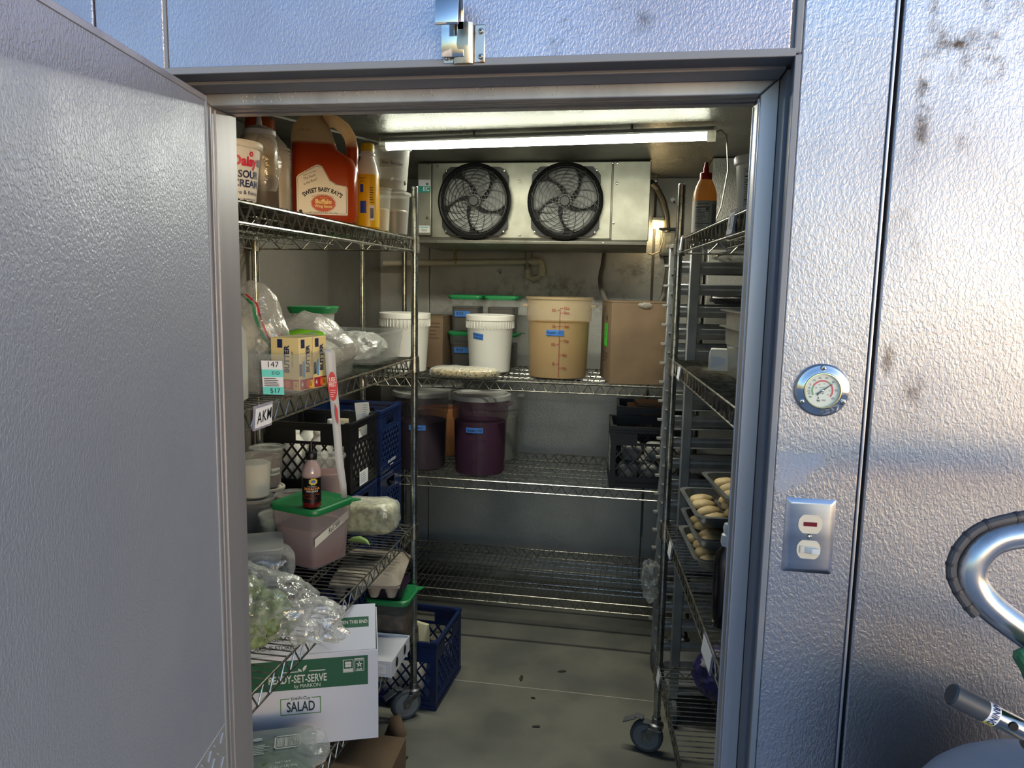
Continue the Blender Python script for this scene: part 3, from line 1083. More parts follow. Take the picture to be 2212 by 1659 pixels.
MB().cyl((0, -.055, -.02), (.0, -.085, -.02), .008, .005, n=10).obj('plug', M_WHITE, t)
MB().cyl((0, -.02, -.066), (0, -.02, -.10), .022, .014, n=12).obj('gland', M_COND, t)
t = T('wall_lamp', 'small glowing warm lamp on the back wall beside the evaporator', 'lamp', (.062, YB - .02, 1.93))
MB().bx(-.03, .032, -.05, .02, .024, .042).obj('hood', M_GALV, t, bevel=.003)
MB().cyl((-.026, -.015, .004), (.03, -.015, .004), .018, n=14).obj('bulb', mat('warm_bulb', '#ffe0a0', .4, emit=('#ffd78a', 7.0)), t)
pl = bpy.data.lights.new('lamp_glow', 'POINT')
pl.energy = .8
pl.color = (1, .78, .42)
pl.shadow_soft_size = .03
po = bpy.data.objects.new('lamp_glow', pl)
COL.objects.link(po)
po.parent = t
po.location = (-.02, -.06, -.03)
cab = MB().tube([(.06, 3.9, 1.915), (.085, 3.88, 1.9), (.09, 3.88, 1.85), (.075, 3.88, 1.80), (.04, 3.87, 1.785), (.02, 3.86, 1.79)], .004, 6)
tag(cab.obj('lamp_cord', mat('warm_cord', '#d8c9a8', .5)), 'cream cord curling below the small warm lamp', 'cord')
tag(MB().cyl((.047, YB - .008, .30), (.047, YB - .008, 2.15), .006, n=8).obj('conduit_riser', M_COND), 'thin grey riser running down the back wall', 'conduit')
t = T('hanging_chain', 'short brass chain hanging below the evaporator', 'chain', (-.905, 3.6, 1.8))
for k in range(5):
    MB().tube([(.009 * math.cos(2 * PI * q / 10) * (1 if k % 2 else .3), .009 * math.cos(2 * PI * q / 10) * (.3 if k % 2 else 1), -.01 - k * .0145 + .0115 * math.sin(2 * PI * q / 10)) for q in range(10)], .0022, 5, True).obj('chain_link', mat('old_brass', '#9a8f5e', .35, 1.), t)
for k, (x, z) in enumerate(((-.75, 1.695), (.16, 1.62), (.13, 2.06))):
    c = MB().cyl((x, YB, z), (x, YB - .02, z), .006, n=8).cyl((x, YB - .02, z), (x, YB - .025, z), .011, n=8)
    c.cyl((x, YB - .018, z + .002), (x + .012, YB - .03, z - .016), .003, n=6)
    tag(c.obj('wall_anchor', M_STEEL), ('small rusty wall anchor below the drain pipe', 'small steel wall anchor right of the conduit loop', 'small steel wall anchor above the outlet box')[k], 'anchor')

# ------------------------------------------------------------------ fittings outside
# roller strike on the header
M_RUSTY = mat('rusty_zinc', '#c2c2bd', .32, .9, col2='#a8671c', cs=55, lo=.56, hi=.68)
t = T('door_strike', 'chrome and rusty door latch strike screwed above the doorway', 'latch', (-.276, FY, 1.94))
MB().bx(-.031, -.014, -.004, 0, .005, .055).obj('base_plate', M_RUSTY, t, bevel=.002)
MB().bx(.016, .033, -.004, 0, .005, .06).obj('base_plate', M_RUSTY, t, bevel=.002)
c = MB()
for x0, x1, ze in ((-.014, -.008, .03), (.008, .018, .05)):
    pts = [(x0, 0), (x1, 0), (x1, 0), (x0, 0)]
chn = []
for z in (.004, .012, .02, .026, .030, .06):
    k = 1 - max(0, (.03 - z) / .03) * .35
    chn.append([V((x, y, z)) for x, y in ((-.0145, 0), (-.013, -.012 * k), (-.006, -.016 * k), (.010, -.016 * k), (.0155, -.012 * k), (.0165, 0))])
c.loft(chn, True, True)
c.obj('channel', mat('strike_steel', '#a7a59c', .3, 1., col2='#7d6238', cs=30, lo=.6, hi=.75), t)
hk = [(-.014, .012), (-.016, .05), (-.016, .075), (-.022, .088), (-.032, .093), (-.042, .088), (-.047, .075), (-.048, .05), (-.047, .046)]
c = MB()
rings = []
for y, z in hk:
    rings.append((y, z))
vs = []
for y, z in rings:
    vs += [V((-.031, y, z)), V((.003, y, z))]
c.add(vs, [(2 * i, 2 * i + 1, 2 * i + 3, 2 * i + 2) for i in range(len(rings) - 1)])
c.obj('hook', M_CHROME, t, solid=.003, bevel=.0008)
screw_me = MB().lathe([(0, .0035), (.003, .003), (.0045, 0), (.0045, -.002)], 14, (0, 0, 0), 'Y').mesh('screw', M_SCREW)
slot = MB()
for a in (.6, .6 + PI / 2):
    slot.box((0, 0, 0), (.0045, .0012, .0011), m=Matrix.Translation((0, -.0033, 0)) @ Matrix.Rotation(a, 4, 'Y'))
slot_me = slot.mesh('screw_slot', M_INK, False)
def screw(parent, x, y, z):
    link(slot_me, 'screw_slot', link(screw_me, 'screw', parent, (x, y, z)))
for x, z in ((-.0255, .045), (-.0255, .014), (.0265, .05), (.0265, .014)):
    screw(t, x, -.0045, z)

# dial thermometer
t = T('dial_thermometer', 'round chrome dial thermometer screwed to the wall panel', 'thermometer', (.262, FY, 1.478))
MB().lathe([(.038, 0), (.0385, .003), (.036, .0065), (.031, .008), (.028, .0095), (.0265, .0098), (.0258, .006)], 48, (0, 0, 0), 'Y').obj('bezel', M_CHROME, t)
MB().lathe([(.0262, .0085), (.0258, .0108), (.0245, .011), (.024, .006)], 40, (0, 0, 0), 'Y').obj('inner_ring', mat('old_brass_bezel', '#d5cf9f', .25, .8), t)
f = flat((0, -.006, 0), (1, 0, 0), (0, 0, 1), 0)
dial = Print(f).ell(0, 0, .0248, .0248, 40).obj('dial', mat('dial_white', '#d3dccd', .5), t)
def band(a0, a1, m):
    p = Print(f)
    n = max(3, int(abs(a1 - a0) / 6))
    for i in range(n):
        q0, q1 = R(a0 + (a1 - a0) * i / n), R(a0 + (a1 - a0) * (i + 1) / n)
        p.poly([(r_ * math.cos(q), r_ * math.sin(q)) for r_, q in ((.0128, q0), (.0152, q0), (.0152, q1), (.0128, q1))][::-1], .0003)
    p.obj('scale_band', m, dial)
MRED, MGRN = mat('dial_red', '#c0394a', .5), mat('dial_green', '#5d9a63', .5)
band(210, 152, MGRN); band(152, 62, MRED); band(62, 43, MGRN); band(43, -38, MRED)
for s_, q in (('40', 212), ('30', 196), ('20', 184), ('10', 171), ('0', 155), ('10', 131), ('20', 104), ('30', 76), ('40', 42), ('50', 2), ('60', -36)):
    text(s_, .0042, M_INK, dial, f, (.0188 * math.cos(R(q)), .0188 * math.sin(R(q))), e=.0004)
for s_, q in (('-40', 228), ('-20', 160), ('-10', 122), ('0', 80), ('10', 0), ('15', -36)):
    text(s_, .0028, M_INK, dial, f, (.0098 * math.cos(R(q)), .0098 * math.sin(R(q))), e=.0004)
text('NSF', .0032, M_INK, dial, f, (0, -.0042), e=.0004)
text('REFRIGERATOR', .0014, M_INK, dial, f, (0, .0042), e=.0004)
text('kti', .0042, M_INK, dial, f, (-.0045, -.0148), e=.0004, bold=.0002)
Print(f).quad(.0, -.0138, .0055, -.0132, 1, .0004).quad(0, -.0152, .0055, -.0146, 1, .0004).ell(-.005, -.011, .0012, .0012, 12, .0004).obj('print', M_INK, dial)
q = R(38)
d, s_ = V((math.cos(q), 0, math.sin(q))), V((-math.sin(q), 0, math.cos(q)))
nb = MB()
for (a0, w0), (a1, w1) in ((((-.0095), .0014), (-.0016, .0006)), ((0.0, .0009), (.0165, .0003))):
    nb.add([V((0, -.008, 0)) + d * a + s_ * w for a, w in ((a0, -w0), (a1, -w1), (a1, w1), (a0, w0))], [(0, 1, 2, 3)])
nb.obj('needle', mat('needle_grey', '#2b2c2b', .5), t, solid=.0004)
MB().lathe([(0, .0095), (.0014, .0093), (.0019, .008)], 14, (0, 0, 0), 'Y').obj('needle_hub', M_CHROME, t)
MB().lathe([(0, .0112), (.0244, .0108)], 36, (0, 0, 0), 'Y').obj('glass', mat('gauge_glass', '#ffffff', .05, alpha=.08), t)
for a in (92, 212, 332):
    x, z = .0325 * math.cos(R(a)), .0325 * math.sin(R(a))
    screw(t, x, -.0075, z)

# switch plate with pilot light
t = T('switch_plate', 'brushed steel switch plate with red pilot light and ivory toggle', 'switch', (.259, FY, 1.2585))
MB().rr([(0, .070, .114, .002), (.0012, .070, .114, .002), (.0048, .0595, .1035, .003), (.0052, .057, .101, .003)], 3).xf(Matrix.Rotation(R(90), 4, 'X')).obj('plate', mat('switch_steel', '#b3b8c2', .3, 1., col2='#9ba1ac', cs=30, stretch=(.1, 1, 1)), t, ang=20)
for zz, nm in ((.0195, 'pilot_light'), (-.0195, 'toggle_switch')):
    pts = [(max(-.0168, min(.0168, .0172 * math.cos(2 * PI * k / 40))), max(-.0142, min(.0142, .0172 * math.sin(2 * PI * k / 40)))) for k in range(40)]
    c = MB().loft([[V((x, -.0045, z + zz)) for x, z in pts], [V((x, -.0066, z + zz)) for x, z in pts]][::-1])
    o = c.obj(nm, M_IVORY, t)
    if zz > 0:
        MB().bx(-.0095, .0095, -.0074, -.0062, zz - .0032, zz + .0032).obj('lens', mat('red_lens', '#6e1018', .25, coat=.5), o, bevel=.0004)
    else:
        MB().bx(-.0125, .0125, -.0082, -.0062, zz - .0055, zz + .0055).obj('toggle_collar', M_IVORY, o, bevel=.0008)
        MB().loft([[V((x0 + a, -.0075 - e, zz + b_)) for a, b_ in ((-w, -.0042), (w, -.0042), (w, .0042), (-w, .0042))] for x0, e, w in ((.001, 0, .0085), (.009, .0075, .0055))]).obj('toggle', mat('toggle_white', '#dfe0dc', .4), o, bevel=.0008)
MB().lathe([(0, .0075), (.003, .007), (.004, .005)], 14, (0, 0, 0), 'Y').obj('screw', M_SCREW, t)

# tall gas cylinder and burner outside on the right
t = T('gas_cylinder', 'pale grey domed gas cylinder standing at the right edge', 'gas cylinder', (.522, .87, -.068))
MB().lathe([(0, .012), (.17, .012), (.19, .03), (.19, 1.02), (.189, 1.04), (.186, 1.056), (.18, 1.072), (.171, 1.087), (.159, 1.1), (.144, 1.112), (.125, 1.122), (.104, 1.13), (.08, 1.135), (.05, 1.139), (0, 1.14)], 96).obj('shell', mat('cylinder_paint', '#d6d4d5', .5, 0, col2='#c8c6c8', cs=5), t)
MB().cyl((0, 0, 1.135), (0, 0, 1.175), .03, n=20).obj('neck', mat('brass_fitting', '#9f8d5b', .3, 1.), t)
MB().cyl((0, 0, 1.175), (0, 0, 1.205), .014, n=14).obj('valve_body', mat('brass_fitting', '#9f8d5b', .3, 1.), t)
kb = []
for k in range(72):
    q = 2 * PI * k / 72
    r_ = .030 + .0038 * math.cos(6 * q)
    kb.append((r_ * math.cos(q), r_ * math.sin(q)))
MB().loft([[V((x * s, y * s, z)) for x, y in kb] for z, s in ((-.012, .85), (-.008, 1), (.008, 1), (.013, .85))]).xf(Matrix.Translation((-.105, -.07, 1.304)) @ Matrix.Rotation(R(60), 4, 'Y')).obj('valve_wheel', mat('green_valve', '#4b8f5c', .45), t)
MB().tube([(-.105, -.07, 1.304), (-.05, -.03, 1.23), (0, 0, 1.19)], .008, 8).obj('valve_stem', M_STEEL, t)
Print(flat((-.11, -.07, 1.119), (1, .35, .1), (-.3, 1, .28), .004)).poly([(-.035, -.012), (.06, -.012), (.06, .02), (-.01, .012)]).obj('paper_tag', M_PAPER, t)
g_ = T('pressure_gauge', 'small pale pressure gauge at the bottom right corner', 'gauge', (.392, .775, 1.094))
MB().lathe([(0, -.012), (.017, -.012), (.019, 0), (.019, .008), (.0165, .010), (.0155, .007), (0, .007)], 28, (0, 0, 0), 'Y').obj('gauge_body', mat('gauge_cream', '#bdbba6', .3, .3), g_)
MB().lathe([(0, .0105), (.0155, .009)], 24, (0, 0, 0), 'Y').obj('glass', mat('gauge_glass', '#ffffff', .05, alpha=.08), g_)
MB().cyl((0, .01, -.0), (.05, .05, -.01), .008, n=10).obj('stem', mat('brass_fitting', '#9f8d5b', .3, 1.), g_)
t = T('burner_torch', 'steel burner tube with dark grey sleeve and warning label', 'burner', (.333, .80, 1.208))
dv = V((.405, .80, 1.176)) - V((.333, .80, 1.208))
yaw = math.atan2(-dv.z, dv.x)
Mx = Matrix.Rotation(yaw, 4, 'Y')
def along(p):
    return MB().lathe([(r_, x) for x, r_ in p], 26, (0, 0, 0), 'X').xf(Mx)
along([(0, 0), (0, .010), (.002, .0118), (.036, .0118), (.036, .0)]).obj('sleeve', mat('dark_sleeve', '#3d4147', .5), t)
along([(.034, 0), (.034, .0105), (.150, .0105), (.152, 0)]).obj('tube', mat('torch_steel', '#a8a5a3', .18, 1.), t)
along([(.0365, .0106), (.0365, .0112), (.0475, .0112), (.0475, .0106)]).obj('warning_label', mat('label_white', '#e4e6ea', .4), t)
def tf(x, y, e=0):
    q = R(-100) - (-x) / .0112
    return Mx @ V((.042 + y, (.0118 + e) * math.sin(q) , -(.0118 + e) * math.cos(q) * -1 if False else (.0118 + e) * math.cos(q)))
def wf(x, y, e=0):
    q = R(35) - x / .0114
    return Mx @ V((.042 + y, -(.0116 + e) * math.cos(q), (.0116 + e) * math.sin(q)))
text('WARNING!', .0092, mat('label_navy', '#22335e', .5), t, lambda x, y, e=0: wf(x, y, e), sx=.72, bold=.0003)
Print(lambda x, y, e=0: wf(x, y, e + .0002)).quad(.014, -.0052, .024, .0052, 4).obj('label_stripe', mat('label_yellow', '#d8cf4a', .45), t)
MB().cyl((0, 0, 0), (0, .003, 0), .0045, n=14).xf(Mx @ Matrix.Translation((.062, -.0118, .002))).obj('air_hole', M_GAP, t)
along([(.085, .0105), (.087, .017), (.125, .019), (.15, .0195), (.15, .0)]).obj('collar', mat('torch_collar', '#8d8878', .3, 1.), t)

hp_ = [Mx @ V((.15, 0, 0)), Mx @ V((.175, .004, -.004)), V((.185, .05, -.10)), V((.19, .068, -.125))]
MB().tube([hp_[0], hp_[1], hp_[1].lerp(hp_[2], .5) + V((.012, .004, .01)), hp_[2], hp_[3]], .007, 10).obj('gas_hose', M_BLACK, t)

t = T('bent_steel_tube', 'shiny bent steel tube looping in from the right edge', 'tube', (.40, .85, 1.32))
pts = [(.36, .02, .066), (.20, .02, .062), (.10, .015, .058), (.02, 0, .052), (-.018, -.002, .042), (-.036, -.004, .024), (-.041, -.005, .004), (-.034, -.006, -.014), (-.018, -.008, -.032), (.01, -.01, -.052), (.05, -.012, -.078), (.10, -.014, -.105), (.2, -.01, -.15), (.36, .02, -.19)]
sp = []
for i in range(len(pts) - 1):          # smooth the bend
    p0, p1, p2, p3 = (V(pts[max(0, min(len(pts) - 1, i + k))]) for k in (-1, 0, 1, 2))
    for s in range(6):
        u = s / 6
        sp.append(.5 * ((2 * p1) + (p2 - p0) * u + (2 * p0 - 5 * p1 + 4 * p2 - p3) * u * u + (3 * p1 - p0 - 3 * p2 + p3) * u ** 3))
MB().tube(sp, .0155, 20).obj('tube', mat('polished_tube', '#c4c6c9', .24, .9, col2='#acaeb2', cs=30), t)
cp = [p + (p - V((.06, 0, -.02))).normalized() * .021 + V((0, -.002, 0)) for p in sp[12:50]]
MB().cyl((.36, .02, -1.33), (.36, .02, .10), .018, n=20).obj('stand_post', mat('polished_tube', '#c4c6c9', .24, .9), t)
MB().lathe([(0, 0), (.11, 0), (.11, .01), (.02, .02), (0, .02)], 24, (.36, .02, -1.334)).obj('stand_base', M_STEEL, t)
cb = MB().tube(cp, .0055, 10)
co = cb.obj('taped_cable', mat('black_cable', '#4e4c4e', .6, bump=(150, .3, .001)), t)
for i in range(3, 37, 4):
    d = (cp[i + 1] - cp[i]).normalized()
    MB().cyl(cp[i] - d * .0016, cp[i] + d * .0016, .0061, n=12).obj('tape_band', mat('cable_tape', '#38363a', .5), co)

# ------------------------------------------------------------------ food, tubs and crates
M_CLEAR = mat('clear_plastic', '#aeb4b0', .1, alpha=.12)
M_FROST = mat('frosted_plastic', '#cdd0ca', .3, alpha=.3)
M_HAZE = mat('hazy_plastic', '#c3c4bf', .35, alpha=.5)
M_FILM = film('plastic_film', '#e2e6e2', .07, .55, bump=(70, .7, .006))
M_FILM2 = film('thick_film', '#dcdfd9', .2, .75, bump=(70, .7, .006))
M_GLID = mat('green_lid', '#1f7a45', .42)
M_TAPE = mat('masking_tape', '#cfcfc4', .7)
M_BTAPE = mat('blue_tape', '#356bb5', .65)
M_DKINK = mat('marker_ink', '#15161c', .6)
M_REDINK = mat('red_ink', '#b3222c', .5)
M_NAVYINK = mat('navy_ink', '#1d2550', .5)
M_BRINK = mat('brown_ink', '#7c2f22', .6)
D1, D2, D3, D4 = LZ
E1, E2, E3, E4 = RZ
B1, B2, B3 = BZ
EP = .0022

def deli(label, loc, fill, frac=.7, h=.142, rt=.0575, rb=.047, lid=True, tape=None, group='deli cups on the left rack', film=M_FROST, lidm=None):
    t = T('deli_cup', label, 'deli cup', loc, 0, group)
    r = lambda z: rb + (rt - rb) * z / h
    MB().lathe([(0, .002), (rb - .003, .001), (rb, .004), (rt - .001, h - .006), (rt + .002, h - .004), (rt + .002, h)], 28).obj('cup', film, t)
    if fill:
        zf = .005 + (h - .012) * frac
        pr = [(0, .005), (rb - .003, .005)] + [(r(z) - .003, z) for z in (.01, zf * .5, zf - .004)] + [(r(zf) - .008, zf), (0, zf + .001)]
        MB().lathe(pr, 24).obj('contents', fill, t)
    if lid:
        MB().lathe([(rt + .003, h - .008), (rt + .0045, h - .006), (rt + .0045, h + .001), (rt + .002, h + .003), (rt - .004, h + .0025), (rt - .006, h - .001), (0, h - .001)], 28).obj('lid', lidm or M_FROST, t)
    if tape:
        s, a0, z, w, th, sz, rot = tape
        f = onc(lambda q: r(q), a0, z, .0009)
        tp = Print(f).quad(-w / 2, -th / 2, w / 2, th / 2, 10).obj('tape_label', M_TAPE, t)
        text(s, sz, M_DKINK, tp, f, e=.0008, shear=.25, rot=rot, sx=.85)
    return t

def bottle(name, label, cat, loc, prof, m, cap=None, capm=None, group=None, n=28, rz=0):
    t = T(name, label, cat, loc, rz, group)
    MB().lathe(prof, n).obj('body', m, t)
    if cap:
        MB().lathe(cap, n).obj('cap', capm, t)
    return t

# ---- left rack, top shelf -------------------------------------------------------------
t = T('sour_cream_tub', 'white sour cream tub with red and navy print, nearest on the top shelf', 'tub', (-.862, 1.495, D1 + EP), R(20))
tr = lambda z: .049 + .0125 * z / .122
MB().lathe([(0, .001), (.046, .001), (.049, .004), (.0612, .119), (.0625, .12)], 40).obj('tub', M_WHITE, t)
MB().lathe([(.0632, .111), (.065, .113), (.066, .121), (.0645, .1255), (.058, .1255), (.056, .122), (0, .122)], 40).obj('lid', M_WHITE, t)
f = onc(tr, -90 + 44, .083)
MR = mat('tub_red', '#c4213f', .45)
Print(f).quad(-.047, -.006, -.034, .008, 4).quad(.028, -.006, .06, .008, 6).obj('print', M_NAVYINK, t)
text('Daisy', .027, MR, t, f, (-.004, .0), bold=.0012, sx=.92, e=.0006)
p = Print(f)
for k in range(6):
    q = R(60 * k)
    p.ell(.0085 + .0035 * math.cos(q), .0158 + .0035 * math.sin(q), .0019, .0019, 8, .0008)
p.obj('flower', MR, t)
f = onc(tr, -90 + 44, .055)
text('SOUR', .0205, M_NAVYINK, t, f, (.006, .002), bold=.0005, sx=.95)
text('CREAM', .0205, M_NAVYINK, t, f, (.002, -.0165), bold=.0005, sx=.95)
text('Pure & Natural', .0115, M_NAVYINK, t, f, (.004, -.034))
text('1.5 LB (24 OZ) 680g', .0048, M_NAVYINK, t, f, (.006, -.047))

t = T('squeeze_bottle', 'clear squeeze bottle of brown sauce wrapped in cling film behind the sour cream tub', 'bottle', (-.905, 1.70, D1 + EP))
MB().lathe([(0, .001), (.039, .001), (.042, .006), (.042, .15), (.040, .168), (.033, .182), (.024, .187)], 30).obj('body', mat('brown_sauce', '#5f564c', .25, trans=.3, split=((.085, '#9a8a6a', .012), (.14, '#dad5c8', .012))), t)
MB().lathe([(.0255, .176), (.038, .180), (.038, .190), (.030, .196), (.012, .200), (.0075, .203), (.0035, .232), (.0, .232)], 28).obj('cap', M_WHITE, t)
crumple((0.012, -.012, .105), (.043, .043, .075), 3, .16, 22, 40, 24, .004).obj('cling_film', M_FILM, t)

t = T('ketchup_bottle', 'red ketchup bottle with a white cap on the top left shelf', 'bottle', (-.948, 1.775, D1 + EP))
MB().lathe([(0, .001), (.03, .001), (.034, .006), (.034, .05), (.031, .075), (.033, .10), (.034, .14), (.029, .17), (.021, .185), (.018, .19)], 26).obj('body', mat('ketchup_red', '#a3161b', .28), t)
MB().lathe([(.0, .188), (.026, .188), (.0265, .21), (.023, .216), (0, .217)], 26).obj('cap', M_WHITE, t)

t = T('white_jug', 'translucent white jug with an orange screw cap behind the squeeze bottle', 'jug', (-.993, 1.872, D1 + EP), R(25))
MB().rr([(.001, .13, .11, .025), (.006, .142, .12, .03), (.075, .145, .122, .03), (.16, .145, .122, .03), (.19, .13, .11, .04), (.208, .10, .09, .044), (.222, .078, .078, .038)], 5).obj('body', mat('hazy_jug', '#c3bfb0', .35, trans=.45, split=((.09, '#dcdad0', .02),)), t)
MB().lathe([(.0, .256), (.034, .256), (.038, .252), (.039, .232), (.037, .222), (0, .222)], 36).obj('cap', mat('orange_cap', '#ee7d1c', .4, trans=.6), t)
rb_ = MB()
for k in range(6):
    rb_.rr([(.128 + k * .009, .147, .124, .03), (.131 + k * .009, .149, .126, .031), (.134 + k * .009, .147, .124, .03)], 5, False, False)
rb_.obj('grip_ribs', mat('hazy_jug', '#b9b5a6', .35), t)

# gallon jug of wing sauce
t = T('wing_sauce_jug', 'big gallon jug of red buffalo wing sauce with a white label', 'jug', (-.882, 2.02, D1 + EP), R(21))
M_JUG = mat('wing_sauce', '#bd4a17', .22, coat=.3, trans=.35, split=((.214, '#f6cf9c', .005), (.25, '#f4ecda', .04)))
M_JUGT = mat('jug_plastic_clear', '#f4dcb6', .25, coat=.3, trans=.78)
jb = MB()
jb.rr([(.001, .155, .10, .03), (.008, .168, .112, .035), (.03, .176, .116, .036), (.10, .178, .116, .036), (.15, .176, .114, .036), (.175, .166, .11, .036, -.005, 0), (.20, .125, .104, .036, -.026, 0), (.216, .119, .101, .036, -.029, 0)], 6)
jb.obj('body', M_JUG, t, ang=50)
jb = MB()
jb.rr([(.216, .119, .101, .036, -.029, 0), (.235, .112, .098, .036, -.032, 0), (.262, .098, .088, .036, -.034, 0), (.283, .072, .07, .032, -.03, 0), (.297, .05, .05, .024, -.028, 0), (.30, .046, .046, .022, -.028, 0)], 6)
jb.obj('shoulder', M_JUGT, t, ang=50)
hp = [(-.012, 0, .272), (.008, 0, .281), (.032, 0, .279), (.054, 0, .264), (.068, 0, .242), (.0745, 0, .214), (.0755, 0, .185), (.073, 0, .15), (.07, 0, .12)]
hs = []
for i in range(len(hp) - 1):
    for k in range(3):
        hs.append(V(hp[i]).lerp(V(hp[i + 1]), k / 3))
hs.append(V(hp[-1]))
hb_ = MB()
hr = [.0215] * 4 + [.0165] * (len(hs) - 8) + [.0195] * 4
ks = [i for i, q in enumerate(hs) if i > 8 and q.z < .216][0]
hb_.tube(hs[:ks], hr[:ks], 12)
hb_.obj('handle', M_JUGT, t)
MB().tube(hs[ks - 1:], hr[ks - 1:], 12).obj('handle_base', M_JUG, t)
MB().lathe([(0, .318), (.024, .318), (.026, .314), (.026, .30), (0, .298)], 28, (-.028, 0, 0)).obj('cap', M_WHITE, t)
f = flat((-.004, -.0585, .088), (1, 0, 0), (0, 0, 1), .0006)
lp = [(-.068, -.066), (.064, -.066), (.066, -.064), (.066, .006), (.062, .012), (.036, .016), (.02, .026), (.008, .048), (.0, .062), (-.012, .066), (-.022, .062), (-.062, .038), (-.068, .03)]
lab = Print(f).poly(lp).obj('label', mat('label_cream', '#e9e5d8', .4), t)
c = MB().tube([f(x * .95, y * .95, .0002) for x, y in lp], .0005, 4, True)
c.obj('label_border', M_DKINK, lab)
text('SWEET BABY RAY\'S', .0155, M_INK, lab, f, (0, .0005), bold=.0006, arc=.085, sx=.82, e=.0008)
text('GOURMET SAUCES', .006, mat('label_brown', '#8a3b1c', .5), lab, f, (0, -.014), arc=.075, space=1.2, e=.0008)
MO = mat('label_orange', '#c2491a', .45)
p = Print(f)
p.ell(.002, -.036, .031, .0215, 36, .0006)
for k in range(40):
    q = 2 * PI * k / 40
    ca, sa = math.cos(q), math.sin(q)
    p.poly([(.002 + .0315 * math.cos(q - .06), -.036 + .022 * math.sin(q - .06)), (.002 + .0345 * ca, -.036 + .0248 * sa), (.002 + .0315 * math.cos(q + .06), -.036 + .022 * math.sin(q + .06))], .0006)
p.obj('badge', MO, lab)
MY = mat('label_yellow_text', '#f2d98a', .45)
text('Buffalo', .0158, MY, lab, f, (.002, -.0315), bold=.0006, e=.001)
text('Wing Sauce', .0108, MY, lab, f, (.002, -.0435), bold=.0003, sx=.9, e=.001)
text('* * * *', .007, MY, lab, f, (.002, -.0225), e=.001)
text('NET CONTENTS 1 GALLON (3.78L)', .0058, M_INK, lab, f, (.002, -.0615), sx=.85, e=.0008)
text('The Sauce', .0098, M_INK, lab, f, (-.034, .0325), rot=R(24), shear=.2, sx=.85, e=.0008)
text('is the Boss!', .0098, M_INK, lab, f, (-.032, .0205), rot=R(24), shear=.2, sx=.85, e=.0008)
text('Award Winning', .0055, M_INK, lab, f, (-.034, .0425), rot=R(24), shear=.2, e=.0008)
text('* * * *', .006, M_INK, lab, f, (-.036, .05), rot=R(24), e=.0008)
Print(f).ell(-.058, -.0585, .0045, .0045, 16, .0008).obj('kosher_mark', M_INK, lab)
text('11:25  12 4', .008, mat('faint_ink', '#6a5a44', .6), t, flat((-.05, -.056, .243), (1, 0, 0), (0, .1, 1), .001), sx=.9)

def yellow_bottle(label, loc, printed):
    t = T('yellow_bottle', label, 'bottle', loc, R(15), 'yellow bottles on the top left shelf')
    MB().lathe([(0, .001), (.031, .001), (.035, .006), (.035, .145), (.033, .165), (.026, .19), (.0205, .205), (.020, .212), (.0235, .214), (.0235, .219), (.020, .221), (.0185, .23)], 30).obj('body', mat('yellow_white_bottle', '#e7b80c', .32, trans=.2, split=((.158, '#e9e6da', .0015),)), t)
    MB().lathe([(0, .249), (.019, .249), (.0205, .246), (.0205, .226), (0, .226)], 30).obj('cap', mat('yellow_cap', '#e8c21a', .4), t)
    if printed:
        f = onc(.035, -90 + 6, .1)
        Print(f).quad(-.022, -.055, -.004, -.02, 4).quad(-.022, .005, -.012, .028, 2).obj('print', mat('royal_blue_ink', '#2343a8', .45), t)
        Print(f).quad(.005, -.075, .020, -.032, 4).obj('label', M_PAPER, t)
        Print(f).bars(.0065, -.07, .0185, -.04, 3, .0006).obj('barcode', M_INK, t)
        text('Natural', .008, M_NAVYINK, t, f, (-.016, .046), sx=.8)
        text('juice', .008, M_NAVYINK, t, f, (-.016, .037), sx=.8)
        Print(f).lines(.006, .021, .02, 7, .007, .0022, 4, .0003).obj('fine_print', M_INK, t)
    return t
yellow_bottle('tall yellow bottle with white shoulders, yellow cap and blue print', (-.822, 2.19, D1 + EP), True)
yellow_bottle('yellow capped bottle half hidden behind the wing sauce jug', (-.985, 2.33, D1 + EP), False)

deli('tall plastic cup of pale beige sauce between yellow bottle and dark stack', (-.836, 2.315, D1 + EP), mat('beige_sauce', '#b9a98a', .5), .55, h=.135, rt=.043, rb=.036, lid=False, film=M_FROST, group='deli cups on the top shelf')
deli('plastic cup of brown stock under the bacon jam cup', (-.832, 2.455, D1 + EP), mat('brown_stock', '#4a3020', .35, split=((.075, '#7c6a4c', .004),)), .62, h=.135, rt=.056, rb=.047, group='deli cups on the top shelf')
t = deli('mostly empty cup with dark jam and handwritten tape, top of its stack', (-.836, 2.45, D1 + EP + .142), None, h=.14, rt=.061, rb=.05, group='deli cups on the top shelf', film=mat('milky_plastic', '#d2d3cb', .4, alpha=.6), tape=None)
MB().lathe([(0, .004), (.046, .004), (.047, .01), (.048, .02), (.0, .034)], 26).obj('jam', mat('dark_jam', '#2a1a12', .4), t)
crumple((0, 0, .026), (.05, .05, .016), 8, .5, 40, 28, 14, .003).obj('jam_smear', mat('dark_jam', '#2a1a12', .4), t)
f = onc(lambda z: .05 + .011 * z / .14, -90 + 18, .085)
tp = Print(f).quad(-.04, -.013, .045, .013, 10).obj('tape_label', mat('pale_tape', '#c9c9bd', .7), t)
text('Pecan "Bacon Jam', .0135, M_DKINK, tp, f, (.004, 0), shear=.2, sx=.72, rot=R(-4), e=.0008)

